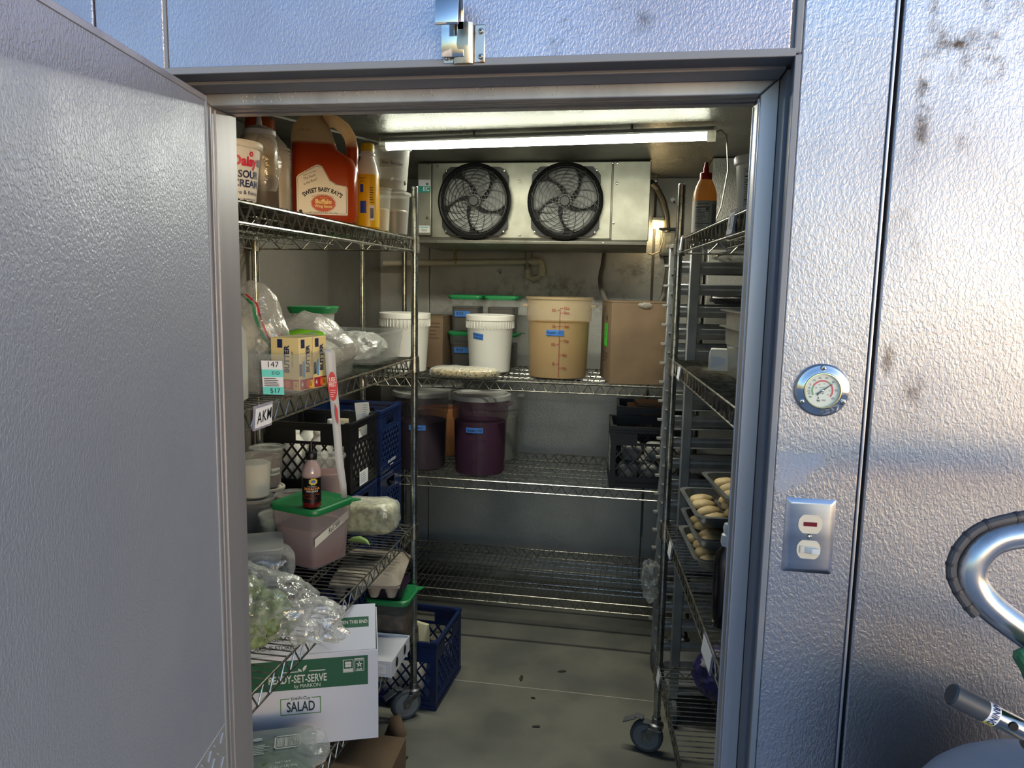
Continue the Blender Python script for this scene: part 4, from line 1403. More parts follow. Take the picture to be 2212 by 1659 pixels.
# ---- left rack, second shelf ----------------------------------------------------------
t = T('milk_jug', 'translucent milk jug beside the left jamb on the second shelf', 'jug', (-.882, 1.415, D2 + EP), R(10))
MB().rr([(.001, .125, .125, .03), (.008, .14, .14, .035), (.10, .142, .142, .035), (.145, .14, .14, .04), (.18, .12, .12, .05), (.205, .085, .085, .042), (.222, .05, .05, .025), (.235, .044, .044, .022)], 5).obj('body', mat('milk_plastic', '#d8dbd5', .35, trans=.4), t)
MB().lathe([(0, .252), (.02, .252), (.0215, .249), (.0215, .236), (0, .236)], 24).obj('cap', mat('green_cap', '#2f7d4c', .4), t)

def food_pan(name, label, loc, rz, L, W, H, wall_m, group=None, taper=.86, t_=.004):
    t = T(name, label, 'food pan', loc, rz, group)
    b = MB()
    o_ = [(0, W * taper, L * .93, .02), (.004, W * taper + .006, L * .93 + .006, .022), (H * .62, W * .93, L * .965, .024), (H * .64, W * .955, L * .985, .024), (H - .004, W * .97, L * .995, .024), (H - .003, W + .02, L + .02, .028), (H, W + .02, L + .02, .028), (H, W * .96, L * .985, .022), (H * .64, W * .94, L * .97, .022), (.006, W * taper - .004, L * .93 - .004, .02)]
    b.rr(o_, 4)
    b.obj('pan', wall_m, t, ang=40)
    return t
food_pan('food_pan', 'clear plastic food pan holding butter boxes and bags', (-.905, 1.79, D2 + EP), R(7), .49, .29, .095, mat('pan_polycarbonate', '#b0b4b0', .12, alpha=.2), 'clear food pans')
food_pan('food_pan', 'clear food pan at the far end of the second left shelf', (-.925, 2.37, D2 + EP), 0, .29, .235, .10, mat('pan_polycarbonate', '#b0b4b0', .12, alpha=.2), 'clear food pans')
tag(crumple((-.925, 2.37, D2 + .05), (.09, .12, .045), 21, .3, 26, 40, 20, D2 + .01).obj('film_bag', M_FILM2), 'crumpled clear bag inside the far food pan', 'bag')
f = flat((-.755, 1.99, D2 + .055), (-.12, .993, 0), (0, 0, 1), .002)

# butter
M_BUT = mat('butter_box', '#d9c78c', .55)
def butter(label, loc, rz):
    t = T('butter_box', label, 'box', loc, rz, 'butter boxes in the food pan')
    w, d, h = .078, .052, .122
    MB().bx(-w / 2, w / 2, -d / 2, d / 2, 0, h).obj('carton', M_BUT, t, bevel=.0012)
    for nm, o_, r_, wd in (('front', (0, -d / 2, 0), (1, 0, 0), w), ('side', (w / 2, 0, 0), (0, 1, 0), d)):
        f = flat(o_, r_, (0, 0, 1), .0008)
        Print(f).quad(-wd / 2 + .001, .002, wd / 2 - .001, .026).obj('red_band', mat('butter_red', '#9c2230', .5), t)
        Print(f).ell(.006, .014, .0085, .0095, 16, .0004).obj('seal', mat('butter_orange', '#d9622b', .5), t)
        Print(f).quad(wd / 2 - .016, .003, wd / 2 - .002, .022, 1, .0004).obj('flash', mat('butter_yellow', '#e2b43a', .5), t)
        text('4', .015, M_WHITE, t, f, (-wd / 2 + .009, .014), bold=.0005)
        text('BIG', .007, mat('butter_red', '#9c2230', .5), t, f, (wd / 2 - .009, .013), rot=R(90), e=.0008, bold=.0002)
        text('BUTTER', .0185, M_NAVYINK, t, f, (.006, .072), rot=R(90), bold=.0008, sx=.95)
        text('SWEET CREAM', .0055, M_NAVYINK, t, f, (.021, .072), rot=R(90))
        Print(f).quad(-.014, .03, -.006, .068, 1).obj('stripe', mat('butter_blue', '#4a8fc0', .5), t)
        Print(f).quad(-.027, .034, -.016, .062, 1).obj('emblem', M_NAVYINK, t)
        Print(f).quad(-.02, .098, -.006, .118, 1).obj('emblem', M_NAVYINK, t)
    return t
butter('pale yellow butter box at the near corner of the food pan', (-.80, 1.632, D2 + .009), R(-10))
butter('pale yellow butter box standing just behind the first one', (-.79, 1.686, D2 + .009), R(-10))
t = T('produce_bag', 'clear printed plastic bag of white tortillas standing in the food pan', 'bag', (-.945, 1.70, D2 + .009))
def sh(p, d):
    k = (p.z + .125) / .25
    s = 1.12 - .62 * max(0, k - .25)
    return V((p.x * s + .02 * max(0, k - .5), p.y * s, p.z))
fb_ = crumple((0, 0, .125), (.098, .058, .125), 12, .2, 16, 84, 52, .002, .8, sh)
fb_.obj('film', M_FILM2, t)
crumple((.0, .0, .085), (.08, .044, .083), 2, .06, 9, 36, 22, .003, .4).obj('contents', mat('tortilla_white', '#c9c8b8', .7, bump=(60, .4, .003)), t)
crumple((.075, -.06, .075), (.035, .018, .085), 31, .45, 24, 50, 36, .0, .8).obj('loose_film', M_FILM, t)
MGs = mat('bag_green', '#2f7d52', .5)
pts = [(-.075, .165), (-.045, .20), (-.015, .212), (.01, .19), (.02, .15), (.035, .11), (.055, .085), (.04, .06), (.045, .03)]
bagf = onmesh(fb_, (0, 0, .005), (.885, .465, 0), (0, 0, 1), (-.465, .885, 0), .002)
for m_, dx in ((MGs, 0), (M_REDINK, .011)):
    c = MB()
    for i in range(len(pts) - 1):
        (x0, y0), (x1, y1) = pts[i], pts[i + 1]
        w = .0035 if dx == 0 else .0018
        c.add([bagf(x0 + dx - w, y0), bagf(x0 + dx + w, y0 + .002), bagf(x1 + dx + w, y1 + .002), bagf(x1 + dx - w, y1)], [(0, 1, 2, 3)])
    c.obj('printed_stripe', m_, t)
p = Print(bagf)
p.ell(-.052, .152, .017, .017, 20)
p.poly([(-.066, .142), (-.06, .138), (-.066, .118), (-.074, .122)])
p.poly([(.068, .125), (.076, .12), (.082, .088), (.074, .09)])
p.obj('printed_seal', mat('bag_red', '#a8363a', .5), t)
text('Rey', .026, mat('bag_red', '#a8363a', .5), t, bagf, (-.055, .10), shear=.3)
pan1 = [o for o in COL.objects if o.get('label', '').startswith('clear plastic food pan holding')][0]
lf = flat((.068, -.240, .0), (1, 0, 0), (0, -.12, 1), .004)
lb_ = Print(lf).quad(-.024, .004, .024, .082).obj('store_label', M_PAPER, pan1)
Print(lf).quad(-.024, .045, .024, .062, 1, .0003).quad(-.024, .004, .024, .022, 1, .0003).obj('mint_band', mat('mint_ink', '#6fd6cf', .5), lb_)
text('147', .019, M_INK, lb_, lf, (.002, .073), e=.0006)
text('S1D', .011, M_INK, lb_, lf, (.008, .054), e=.0008)
text('$17', .0155, M_INK, lb_, lf, (.004, .013), e=.0008)
Print(lf).lines(-.02, .02, .042, 5, .0042, .0014, 3, .0005).obj('fine_print', M_INK, lb_)

t = T('produce_bag', 'crumpled clear bag with lime green print lying in the food pan', 'bag', (-.90, 1.92, D2 + .009))
crumple((0, 0, .085), (.12, .11, .085), 17, .2, 15, 60, 34, .002, .75, lambda p, d: V((p.x * (1.1 - .9 * max(0, p.z) / .12), p.y * (1.1 - .9 * max(0, p.z) / .12), p.z))).obj('film', M_FILM2, t)
crumple((0, 0, .05), (.10, .09, .048), 4, .1, 12, 36, 20, .003).obj('contents', mat('shredded_white', '#cfcdbd', .7, bump=(80, .6, .004)), t)
crumple((.03, -.075, .112), (.06, .012, .014), 6, .2, 20, 30, 14).obj('lime_print', mat('lime_print', '#7fc52b', .45), t)

t = T('square_tub', 'small square tub with green lid at the back of the second shelf', 'tub', (-1.118, 2.45, D2 + EP), R(8))
MB().rr([(.001, .10, .10, .02), (.15, .125, .125, .022), (.152, .13, .13, .022)], 4).obj('tub', M_HAZE, t)
MB().rr([(.150, .136, .136, .024), (.168, .15, .15, .026), (.172, .148, .148, .026)], 4).obj('lid', M_GLID, t)

# tape strip with USE FIRST stickers
tape_pts = [(-.728, 1.668, 1.462), (-.722, 1.67, 1.452), (-.720, 1.672, 1.40), (-.718, 1.685, 1.33), (-.716, 1.692, 1.26), (-.715, 1.70, 1.19), (-.716, 1.725, 1.12), (-.72, 1.742, 1.08)]
ws = [.0125, .012, .0115, .0105, .0095, .0095, .0085, .007]
t = T('sticker_strip', 'long white backing strip of red use first stickers hanging from the pan', 'sticker strip', (-.718, 1.68, 1.08))
c = MB()
vs = []
for (x, y, z), w in zip(tape_pts, ws):
    d = V((.85, .52, 0)).normalized()
    q = V((x + .718, y - 1.68, z - 1.08))
    vs += [q - d * w, q + d * w]
c.add(vs, [(2 * i, 2 * i + 1, 2 * i + 3, 2 * i + 2) for i in range(len(tape_pts) - 1)])
c.obj('backing', mat('backing_paper', '#b6b9b8', .5), t, solid=.0005)
fs_ = flat((-.0025, -.002, .293), (.85, .52, 0), (0, -.12, 1), .0035)
MRS = mat('sticker_red', '#b92530', .45)
st = Print(fs_).ell(0, 0, .0108, .036, 28).obj('sticker', MRS, t)
text('USE', .0145, M_WHITE, st, fs_, (0, .0165), sx=.62, bold=.0004)
text('FIRST', .0145, M_WHITE, st, fs_, (0, .004), sx=.5, bold=.0004)
Print(fs_).lines(-.006, .006, -.009, 4, .005, .0016, 2, .0005).obj('fine_print', M_WHITE, st)
st = Print(flat((-.001, .001, .225), (.85, .52, 0), (0, -.12, 1), .0035)).poly([(.0035, .028), (.009, .012), (.0095, -.02), (.007, -.028), (.003, .0)]).obj('sticker', MRS, t)

# ---- left rack, third shelf -----------------------------------------------------------
def square_tub(label, loc, rz, s, h, fill, frac, lid=True, group=None, film=M_FROST, tape=None):
    t = T('square_tub', label, 'tub', loc, rz, group)
    MB().rr([(.001, s * .84, s * .84, .02), (.006, s * .86, s * .86, .022), (h * .68, s * .93, s * .93, .024), (h * .70, s * .975, s * .975, .024), (h, s, s, .024), (h, s - .006, s - .006, .022)], 5, True, False).obj('tub', film, t)
    zf = h * frac
    k = .84 + .09 * frac
    MB().rr([(.004, s * .84 - .007, s * .84 - .007, .02), (zf, s * k - .007, s * k - .007, .022)], 5).obj('contents', fill, t)
    if lid:
        MB().rr([(h - .006, s + .004, s + .004, .026), (h + .004, s + .014, s + .014, .03), (h + .012, s + .012, s + .012, .03), (h + .015, s + .002, s + .002, .028), (h + .012, s - .014, s - .014, .026), (h + .008, s - .03, s - .03, .024), (h + .009, s - .06, s - .06, .02)], 5).obj('lid', M_GLID, t)
        MB().prism([(s / 2 - .03, s / 2 - .04), (s / 2 + .004, s / 2 - .03), (s / 2 + .018, s / 2 + .014), (s / 2 - .03, s / 2 + .004)], h + .002, h + .006).obj('lid_tab', M_GLID, t)
    return t
t = square_tub('square tub of red salsa with a green lid under the sriracha bottle', (-.995, 2.150, D3 + EP), R(-17), .182, .178, mat('salsa_pink', '#85484a', .5, split=((.05, '#968381', .03),), col2='#713c3c', cs=14), .68, film=mat('salsa_tub_plastic', '#a89c9c', .35, alpha=.45))
f = flat((.182 * .46, 0, .118), (0, 1, 0), (0, 0, 1), .003)
tp = Print(lambda x, y, e=0: f(x, y + x * .32, e)).quad(-.088, -.013, .07, .013).obj('tape_label', M_TAPE, t)
text('Red Sals', .026, M_DKINK, tp, lambda x, y, e=0: f(x, y + x * .32, e), (-.0, .0), shear=.15, sx=.62, e=.001)

t = T('sriracha_bottle', 'sriracha chili sauce bottle with black cap standing on the green lid', 'bottle', (-.968, 2.09, D3 + EP + .178 + .0095), R(18))
MB().lathe([(0, .001), (.024, .001), (.0285, .006), (.0285, .108), (.0275, .118), (.022, .132), (.015, .143), (.0125, .15), (.0125, .158)], 30).obj('glass', mat('sriracha_glass', '#5a0f12', .12, coat=.6, split=((.095, '#b09a9a', .008),)), t)
MB().lathe([(.0, .150), (.0165, .150), (.0175, .153), (.0175, .168), (.015, .172), (.008, .174), (.0065, .18), (.0075, .184), (.0065, .188), (.0042, .202), (0, .203)], 26).obj('cap', M_BLACK, t)
f = onc(.0285, -90, .062, .0004)
lab = Print(f).quad(-.041, -.042, .041, .034, 18).obj('label', mat('sriracha_label', '#0d0c12', .35), t)
p = Print(f)
for k in range(8):
    q = R(45 * k + 20)
    p.ell(.008 + .0095 * math.cos(q), .0235 + .0075 * math.sin(q), .0042, .0033, 8, .0005)
p.obj('sunflower', mat('petal_yellow', '#d2c02a', .45), lab)
Print(f).ell(.008, .0235, .0075, .0052, 16, .0009).obj('oval', mat('oval_blue', '#3f62b8', .45), lab)
text('THAI INSPIRED', .0042, mat('label_silver', '#c9c4bd', .5), lab, f, (.004, .0085), e=.0008)
text('SRIRACHA', .0108, mat('label_gold', '#d08a4a', .45), lab, f, (.004, .0012), sx=.95, bold=.0003, e=.0008)
text('CHILI SAUCE', .0062, M_WHITE, lab, f, (.004, -.0065), bold=.0002, e=.0008)
p = Print(f)
rn = random.Random(2)
for k in range(9):
    x, y, a = rn.uniform(-.02, .024), rn.uniform(-.034, -.015), rn.uniform(-.9, .9)
    p.poly([(x + .011 * math.cos(a), y + .008 * math.sin(a)), (x + .002 * math.sin(a), y + .003 * math.cos(a)), (x - .011 * math.cos(a), y - .008 * math.sin(a)), (x - .002 * math.sin(a), y - .003 * math.cos(a))], .0006)
p.obj('chilies', mat('chili_red', '#a8321c', .4), lab)

M_PURP = mat('dark_purple_food', '#2c1a24', .45)
G3 = 'deli cups on the third left shelf'
deli('deli cup of dark purple sauce under the white powder cup', (-1.262, 2.29, D3 + EP), M_PURP, .9, group=G3)
deli('lidless deli cup of white powder, top of its stack beside the jamb', (-1.264, 2.29, D3 + EP + .146), mat('white_powder', '#d7dad2', .8), .86, lid=False, group=G3)
deli('low deli cup with a tan lid under the candied bacon cup', (-1.31, 2.46, D3 + EP), mat('red_brown_food', '#6b352c', .5), .8, h=.13, lidm=mat('tan_lid', '#b9b6a6', .5), group=G3)
deli('deli cup of candied bacon bits with handwritten tape', (-1.31, 2.46, D3 + EP + .134), mat('bacon_bits', '#7d5f55', .7, col2='#5a403a', cs=70, bump=(90, .8, .004)), .82, tape=('Candy Bacon', -58, .06, .095, .026, .02, R(3)), group=G3)
deli('deli cup of reddish dip with a clear lid behind the salsa tub', (-1.19, 2.41, D3 + EP), mat('red_dip', '#8a5547', .55), .95, h=.125, group=G3)
deli('deli cup of pale green dressing left of the salsa tub', (-1.138, 2.185, D3 + EP), mat('green_dressing', '#9aa08a', .55), .8, h=.125, rt=.05, rb=.042, group=G3)
deli('low deli cup with a cream lid under the pink salsa cup', (-1.075, 2.46, D3 + EP), mat('red_brown_food', '#6b352c', .5), .8, h=.115, lidm=mat('tan_lid', '#b9b6a6', .5), group=G3)
deli('lidless deli cup with pink salsa behind the sriracha bottle', (-1.075, 2.46, D3 + EP + .119), mat('pink_salsa', '#8c4f50', .5), .6, lid=True, group=G3)

t = T('cheese_pack', 'shredded cheese block wrapped in cling film at the end of the third shelf', 'cheese', (-.915, 2.445, D3 + EP), R(4))
crumple((0, 0, .054), (.096, .063, .054), 5, .10, 16, 44, 24, .003, .5, None, .45).obj('cheese', mat('shredded_cheese', '#c3c19c', .6, col2='#8f8d6e', cs=45, bump=(90, .8, .004)), t)
crumple((0, 0, .056), (.101, .068, .058), 9, .09, 34, 60, 34, .001, .8, None, .5).obj('cling_film', M_FILM, t)
t = T('wrapped_tub', 'cling wrapped clear tub beside the jamb on the third shelf', 'tub', (-1.085, 1.955, D3 + EP), R(28))
MB().rr([(.001, .11, .11, .02), (.105, .155, .155, .02), (.11, .16, .16, .02), (.114, .158, .158, .02)], 4).obj('tub', M_HAZE, t)
crumple((.03, -.03, .05), (.075, .07, .05), 14, .18, 22, 44, 24, .001, .8, None, .6).obj('cling_film', M_FILM, t)

t = T('lettuce_bag', 'big clear plastic bag of green lettuce on the third shelf', 'bag', (-.93, 1.615, D3 + EP))
for k, (x, y, z, r_) in enumerate(((-.04, 0, .075, .085), (.05, .0, .06, .07), (-.09, .03, .06, .065), (.0, -.05, .05, .06))):
    crumple((x, y, z), (r_, r_ * .9, r_ * .85), 40 + k, .5, 26, 56, 34, .004, .8).obj('lettuce', mat('lettuce_green', '#4f6338', .6, col2='#8b9c6e', cs=22, bump=(60, .9, .008)), t)
crumple((0, 0, .085), (.16, .115, .088), 23, .3, 22, 90, 50, .001, .8).obj('film', M_FILM, t)
def tail(p, d):
    k = (p.x + .16) / .32
    return V((p.x, p.y * (.55 + .6 * k) + .0, p.z * (.5 + .7 * k) - .035 * k))
crumple((.118, .02, .07), (.10, .07, .05), 27, .55, 30, 90, 50, .0, .8, tail).obj('bag_neck', M_FILM2, t)

c = MB()
c.tube([(-.045, 0, 0), (-.025, .004, .006), (0, .006, .009), (.025, .004, .006), (.045, -.004, 0)], [.002, .009, .011, .008, .002], 14)
tag(c.obj('green_leaf', mat('pea_green', '#7f9a58', .5), None, (-.905, 2.315, D3 + .004), R(-15)), 'pale green pod lying on the third shelf wires', 'vegetable')

# ---- left rack, bottom shelf ----------------------------------------------------------
t = T('salad_carton', 'white salad carton with a wide green band on the lowest left shelf', 'box', (-.677, 1.866, D4 + EP), R(20.8))
M_CTN = mat('white_carton', '#c9ccd6', .6, bump=(120, .06, .001))
BW, BD, BH = .41, .28, .262
cb = MB()
for q in ((-BW, 0, 0, .004, 0, BH), (-BW, 0, BD - .004, BD, 0, BH), (-BW, -BW + .004, .004, BD - .004, 0, BH), (-.004, 0, .004, BD - .004, 0, BH), (-BW + .004, -.004, .004, BD - .004, 0, .004)):
    cb.bx(*q)
cb.obj('carton', M_CTN, t, bevel=.0015)
fl = MB().bx(-BW + .004, -.006, -.0015, .0015, 0, .155)
fo = fl.obj('open_flap', M_CTN, t, (0, .004, BH))
fo.rotation_euler = (R(-63), 0, 0)
f = flat((0, -.0015, 0), (1, 0, 0), (0, 0, 1), .0004)
MGd = mat('carton_green', '#17543c', .55)
Print(f).quad(-.11, .075, -.025, .11).obj('print', MGd, fo)
text('OPEN THIS END', .0165, M_WHITE, fo, f, (-.07, .0925), sx=.7, bold=.0003, e=.0006)
text('KEEP REFRIGERATED', .02, M_INK, fo, f, (-.29, .05), sx=.8, e=.0005)
text('DISCARD IF STORED', .02, M_INK, fo, f, (-.29, .022), sx=.8, e=.0005)
f = flat((0, 0, 0), (1, 0, 0), (0, 0, 1), .0006)
fb = lambda x, y, e=0: f(x, y + .016, e)
fs = lambda x, y, e=0: f(x, y + .036, e)
Print(f).quad(-BW + .002, .163, -.028, .248).obj('green_band', MGd, t)
text('READY-SET-SERVE', .031, M_WHITE, t, f, (-.215, .193), sx=.62, bold=.0006, e=.0006)
text('by MARKON', .015, M_WHITE, t, f, (-.19, .173), sx=.85, e=.0006)
p = Print(f)
p.quad(-.255, .2135, -.212, .216, 1, .0005).quad(-.185, .2135, -.142, .216, 1, .0005)
p.poly([(-.2, .214), (-.193, .222), (-.19, .233), (-.198, .229), (-.202, .222)], .0005)
p.poly([(-.203, .214), (-.206, .22), (-.214, .224), (-.214, .219), (-.21, .215)], .0005)
p.obj('leaf_emblem', M_WHITE, t)
p = Print(fb).frame(-.095, .186, -.067, .223, .0015, .0005).frame(-.064, .188, -.038, .225, .0015, .0005)
for k in range(4):
    q = R(45 + 90 * k)
    p.ell(-.081 + .0055 * math.cos(q), .209 + .0055 * math.sin(q), .0048, .0048, 10, .0005)
p.quad(-.093, .188, -.069, .197, 1, .0006)
star = []
for k in range(10):
    r_ = .0095 if k % 2 == 0 else .0042
    star.append((-.051 + r_ * math.sin(R(36 * k)), .207 + r_ * math.cos(R(36 * k))))
p.poly(star[::-1], .0005)
p.obj('badges', M_WHITE, t)
text('FOOD', .0085, M_WHITE, t, fb, (-.051, .2205), bold=.0003, e=.0007, sx=.85)
text('SAFE', .0085, M_WHITE, t, fb, (-.051, .1925), bold=.0003, e=.0007, sx=.85)
text('5', .009, MGd, t, fb, (-.051, .207), bold=.0003, e=.0009)
Print(fs).frame(-.262, .055, -.155, .103, .0025, .0003).obj('print_frame', mat('olive_green_ink', '#5c8a50', .55), t)
Print(fs).quad(-.238, .098, -.18, .106, 1, .0005).obj('frame_gap', M_CTN, t)
text('SALAD', .04, mat('dark_teal_ink', '#16343a', .55), t, fs, (-.208, .0765), sx=.62, bold=.0008, e=.0005)
text('Fresh-Cut', .0125, mat('olive_dark_ink', '#33533c', .55), t, fs, (-.208, .1025), arc=.12, bold=.0002, e=.0008)

t = T('paper_tray', 'shallow white cardboard tray with round holes behind the salad carton', 'tray', (-.86, 2.275, D4 + EP))
c = MB()
c.bx(-.115, .115, -.095, .095, 0, .003).bx(-.115, .115, -.095, -.092, .003, .055).bx(-.115, .115, .092, .095, .003, .055).bx(-.115, -.112, -.092, .092, .003, .055).bx(.112, .115, -.092, .092, .003, .055)
c.obj('tray', M_CTN, t, bevel=.0008)
MB().bx(-.112, .112, -.092, .092, .045, .047).obj('lid_flap', M_CTN, t)
f = flat((.115, 0, .03), (0, 1, 0), (0, 0, 1), .0006)
Print(f).ell(-.045, 0, .013, .017, 20).ell(.04, 0, .013, .017, 20).obj('vent_holes', M_INK, t)
f = flat((0, -.095, .028), (1, 0, 0), (0, 0, 1), .0006)
lb_ = Print(f).quad(.02, -.02, .10, .02).obj('paper_label', M_PAPER, t)
Print(f).frame(.022, -.018, .098, .018, .001, .0004).lines(.03, .09, .01, 4, .007, .0012, 1, .0004).obj('fine_print', mat('pale_ink', '#7c8290', .6), lb_)
square_tub('square tub of dark olives with a green lid under the egg carton', (-.835, 2.455, D4 + EP), 0, .15, .155, mat('dark_olives', '#2d231c', .5, col2='#5c4636', cs=30), .7, film=M_CLEAR)
t = T('food_tray', 'small dark purple sealed tray between green lid and egg carton', 'tray', (-.85, 2.445, D4 + EP + .172), R(8))
MB().rr([(0, .12, .11, .02), (.034, .14, .13, .02), (.038, .145, .135, .02)], 4).obj('tray', mat('dark_purple_pack', '#241a2c', .3), t)
t = T('egg_carton', 'grey pulp egg carton with torn lid on the lowest left shelf', 'egg carton', (-.90, 2.42, D4 + EP + .212), R(10))
M_PULP = mat('paper_pulp', '#a3998a', .85, bump=(120, .4, .002), col2='#8b8276', cs=12)
c = MB()
for i in range(4):
    for j in range(5):
        x, y = -.087 + i * .058, -.116 + j * .058
        c.lathe([(0, 0), (.014, 0), (.028, .042)], 10, (x, y, 0))
c.bx(-.118, .118, -.147, .147, .04, .046)
c.obj('cups', M_PULP, t)
MB().rr([(.046, .236, .294, .02), (.05, .24, .298, .02), (.076, .205, .255, .03), (.08, .19, .24, .03)], 4).obj('lid', M_PULP, t)
Print(flat((0, .03, .08), (1, 0, 0), (0, 1, 0), .001)).poly([(-.06, -.02), (.01, -.035), (.05, -.01), (.04, .02), (-.03, .025)]).obj('torn_patch', mat('dark_tear', '#3a3630', .9), t)
tag(crumple((-1.06, 2.40, D4 + .09), (.06, .06, .085), 33, .3, 26, 40, 26, D4 + .004, .8).obj('netted_bag', mat('violet_net', '#3f3f86', .5, col2='#1e2450', cs=60)), 'blue violet net bag behind the salad carton', 'bag')
tag(crumple((-.985, 2.235, D4 + .10), (.02, .02, .09), 35, .2, 26, 24, 20, D4 + .004).obj('green_pepper', mat('pepper_green', '#2f5a33', .4)), 'dark green vegetable standing beside the violet net bag', 'vegetable')

t = T('spinach_clamshell', 'clear clamshell of spinach with a printed lid in front of the salad carton', 'clamshell', (-.875, 1.60, D4 + .006), R(24))
MB().rr([(.001, .19, .15, .025), (.09, .23, .19, .03), (.094, .245, .205, .03), (.098, .24, .2, .03)], 4).obj('shell', mat('clamshell_plastic', '#a9b3ae', .16, alpha=.42), t)
crumple((0, 0, .046), (.10, .08, .044), 51, .25, 22, 44, 24, .004, .8, None, .6).obj('spinach', mat('spinach_green', '#3d5a3a', .5, col2='#5f7a55', cs=30, bump=(50, .8, .005)), t)
f = flat((0, 0, .1), (1, 0, 0), (0, 1, 0), .001)
Print(f).frame(.02, .005, .085, .06, .004).bars(.026, .012, .079, .052, 5).obj('barcode', M_WHITE, t)
text('NET WT', .013, M_WHITE, t, f, (.045, -.052), sx=.75)
text('16 OZ (1 LB) 454g', .013, M_WHITE, t, f, (.045, -.068), sx=.68)
Print(f).lines(-.03, .01, .03, 6, .007, .003, 8).ell(-.022, .055, .012, .008, 14).obj('fine_print', mat('pale_print', '#b8c2c0', .6), t)
crumple((.105, .03, .085), (.05, .07, .022), 53, .3, 26, 36, 20, None, .8).obj('lid_wrap', M_FILM, t)

# ---- floor below the left rack ---------------------------------------------------------
t = T('cardboard_box', 'brown cardboard box on the floor under the left rack, black letters on top', 'box', (-.945, 2.06, 0), R(2), 'brown boxes')
MB().bx(-.23, .23, -.20, .19, .001, .105).obj('carton', M_CARD, t, bevel=.003)
MB().bx(.075, .232, -.205, -.02, .105, .109).obj('flap', mat('pale_cardboard', '#9a7a63', .8), t, bevel=.001)
f = flat((-.05, -.09, .106), (1, .06, 0), (-.06, 1, 0), .001)
text('C1', .11, M_INK, t, f, (-.02, 0), sx=.85, bold=.003)
Print(f).quad(-.16, -.02, -.11, .02).obj('print', M_INK, t)
c = MB()
rn = random.Random(9)
c.add([V((x, y, z)) for x, y, z in ((0, 0, .001), (.05, -.045, .002), (.085, -.03, .03), (.055, .02, .075), (.02, .03, .06))], [(0, 1, 2, 3, 4)])
tag(c.obj('cardboard_scrap', M_CARD, None, (-.85, 2.40, 0), R(10), solid=.003), 'torn piece of cardboard lying beside the left rack wheel', 'cardboard')

# ---- milk crates -------------------------------------------------------------------------
M_NAVY = mat('navy_crate', '#0d2350', .45, col2='#0a1a3e', cs=8)
M_CRBLK = mat('black_crate', '#0d0e12', .45)
def clip(x0, y0, x1, y1, px, py, dx, dy):
    t0, t1 = -9., 9.
    for p, d, a, c in ((px, dx, x0, x1), (py, dy, y0, y1)):
        ta, tb = (a - p) / d, (c - p) / d
        if ta > tb:
            ta, tb = tb, ta
        t0, t1 = max(t0, ta), min(t1, tb)
    return (t0, t1) if t1 - t0 > .004 else None

CRATES = {}
def crate_meshes(w, d, h, m):
    key = (w, d, h, m.name)
    if key in CRATES:
        return CRATES[key]
    k = .024
    fr = MB()
    for sx in (-1, 1):
        for sy in (-1, 1):
            fr.box((sx * (w / 2 - k / 2), sy * (d / 2 - k / 2), h / 2), (k, k, h))
    fr.bx(-w / 2 + .002, w / 2 - .002, -d / 2 + .002, d / 2 - .002, .004, .012)
    for z in (.006, h - .012):
        for s in (-1, 1):
            fr.box((0, s * (d / 2 - .004), z + .003), (w, .012, .012))
            fr.box((s * (w / 2 - .004), 0, z + .003), (.012, d, .012))
    frame = fr.mesh('frame', m, ang=30)
    sides = {}
    for nm, W_ in (('x', w), ('y', d)):
        b = MB()
        x = W_ / 2 - k
        zb, zt = .05, h - .085
        th = .004
        def bar(x0, z0, x1, z1, y=0., t=th):
            b.bx(x0, x1, y - t / 2, y + t / 2, z0, z1)
        bar(-x, .012, x, zb)
        hx = .05 if W_ > .2 else .03
        bar(-x, zt, x, zt + .012)
        bar(-x, zt + .012, -hx, h - .012)
        bar(hx, zt + .012, x, h - .012)
        bar(-hx, h - .032, hx, h - .012)
        for i in range(3):
            bar(-W_ / 2 + .004, h - .016 - i * .011, W_ / 2 - .004, h - .011 - i * .011, -.003, .004) if i < 2 else None
        bar(-x, .030, x, .034, -.003, .004)
        dx, dy = .62, .78
        nline = 9
        step = (2 * x + (zt - zb)) / nline
        for sgn in (1, -1):
            for i in range(-1, nline + 2):
                px = -x - (zt - zb) * .4 + i * step * .92
                c = clip(-x, zb, x, zt, px * sgn, (zb + zt) / 2, dx * sgn, dy)
                if c:
                    p0 = V((px * sgn + dx * sgn * c[0], 0, (zb + zt) / 2 + dy * c[0]))
                    p1 = V((px * sgn + dx * sgn * c[1], 0, (zb + zt) / 2 + dy * c[1]))
                    b.cyl(p0, p1, .0042, n=4)
        sides[nm] = b.mesh('lattice_side', m, ang=30)
    CRATES[key] = (frame, sides)
    return CRATES[key]

def crate(label, loc, rz, w=.33, d=.285, h=.272, m=None, group=None):
    m = m or M_NAVY
    t = T('milk_crate', label, 'crate', loc, rz, group)
    fr, sd = crate_meshes(w, d, h, m)
    link(fr, 'frame', t)
    link(sd['x'], 'lattice_side', t, (0, -d / 2 + .004, 0))
    link(sd['x'], 'lattice_side', t, (0, d / 2 - .004, 0), PI)
    link(sd['y'], 'lattice_side', t, (w / 2 - .004, 0, 0), PI / 2)
    link(sd['y'], 'lattice_side', t, (-w / 2 + .004, 0, 0), -PI / 2)
    return t

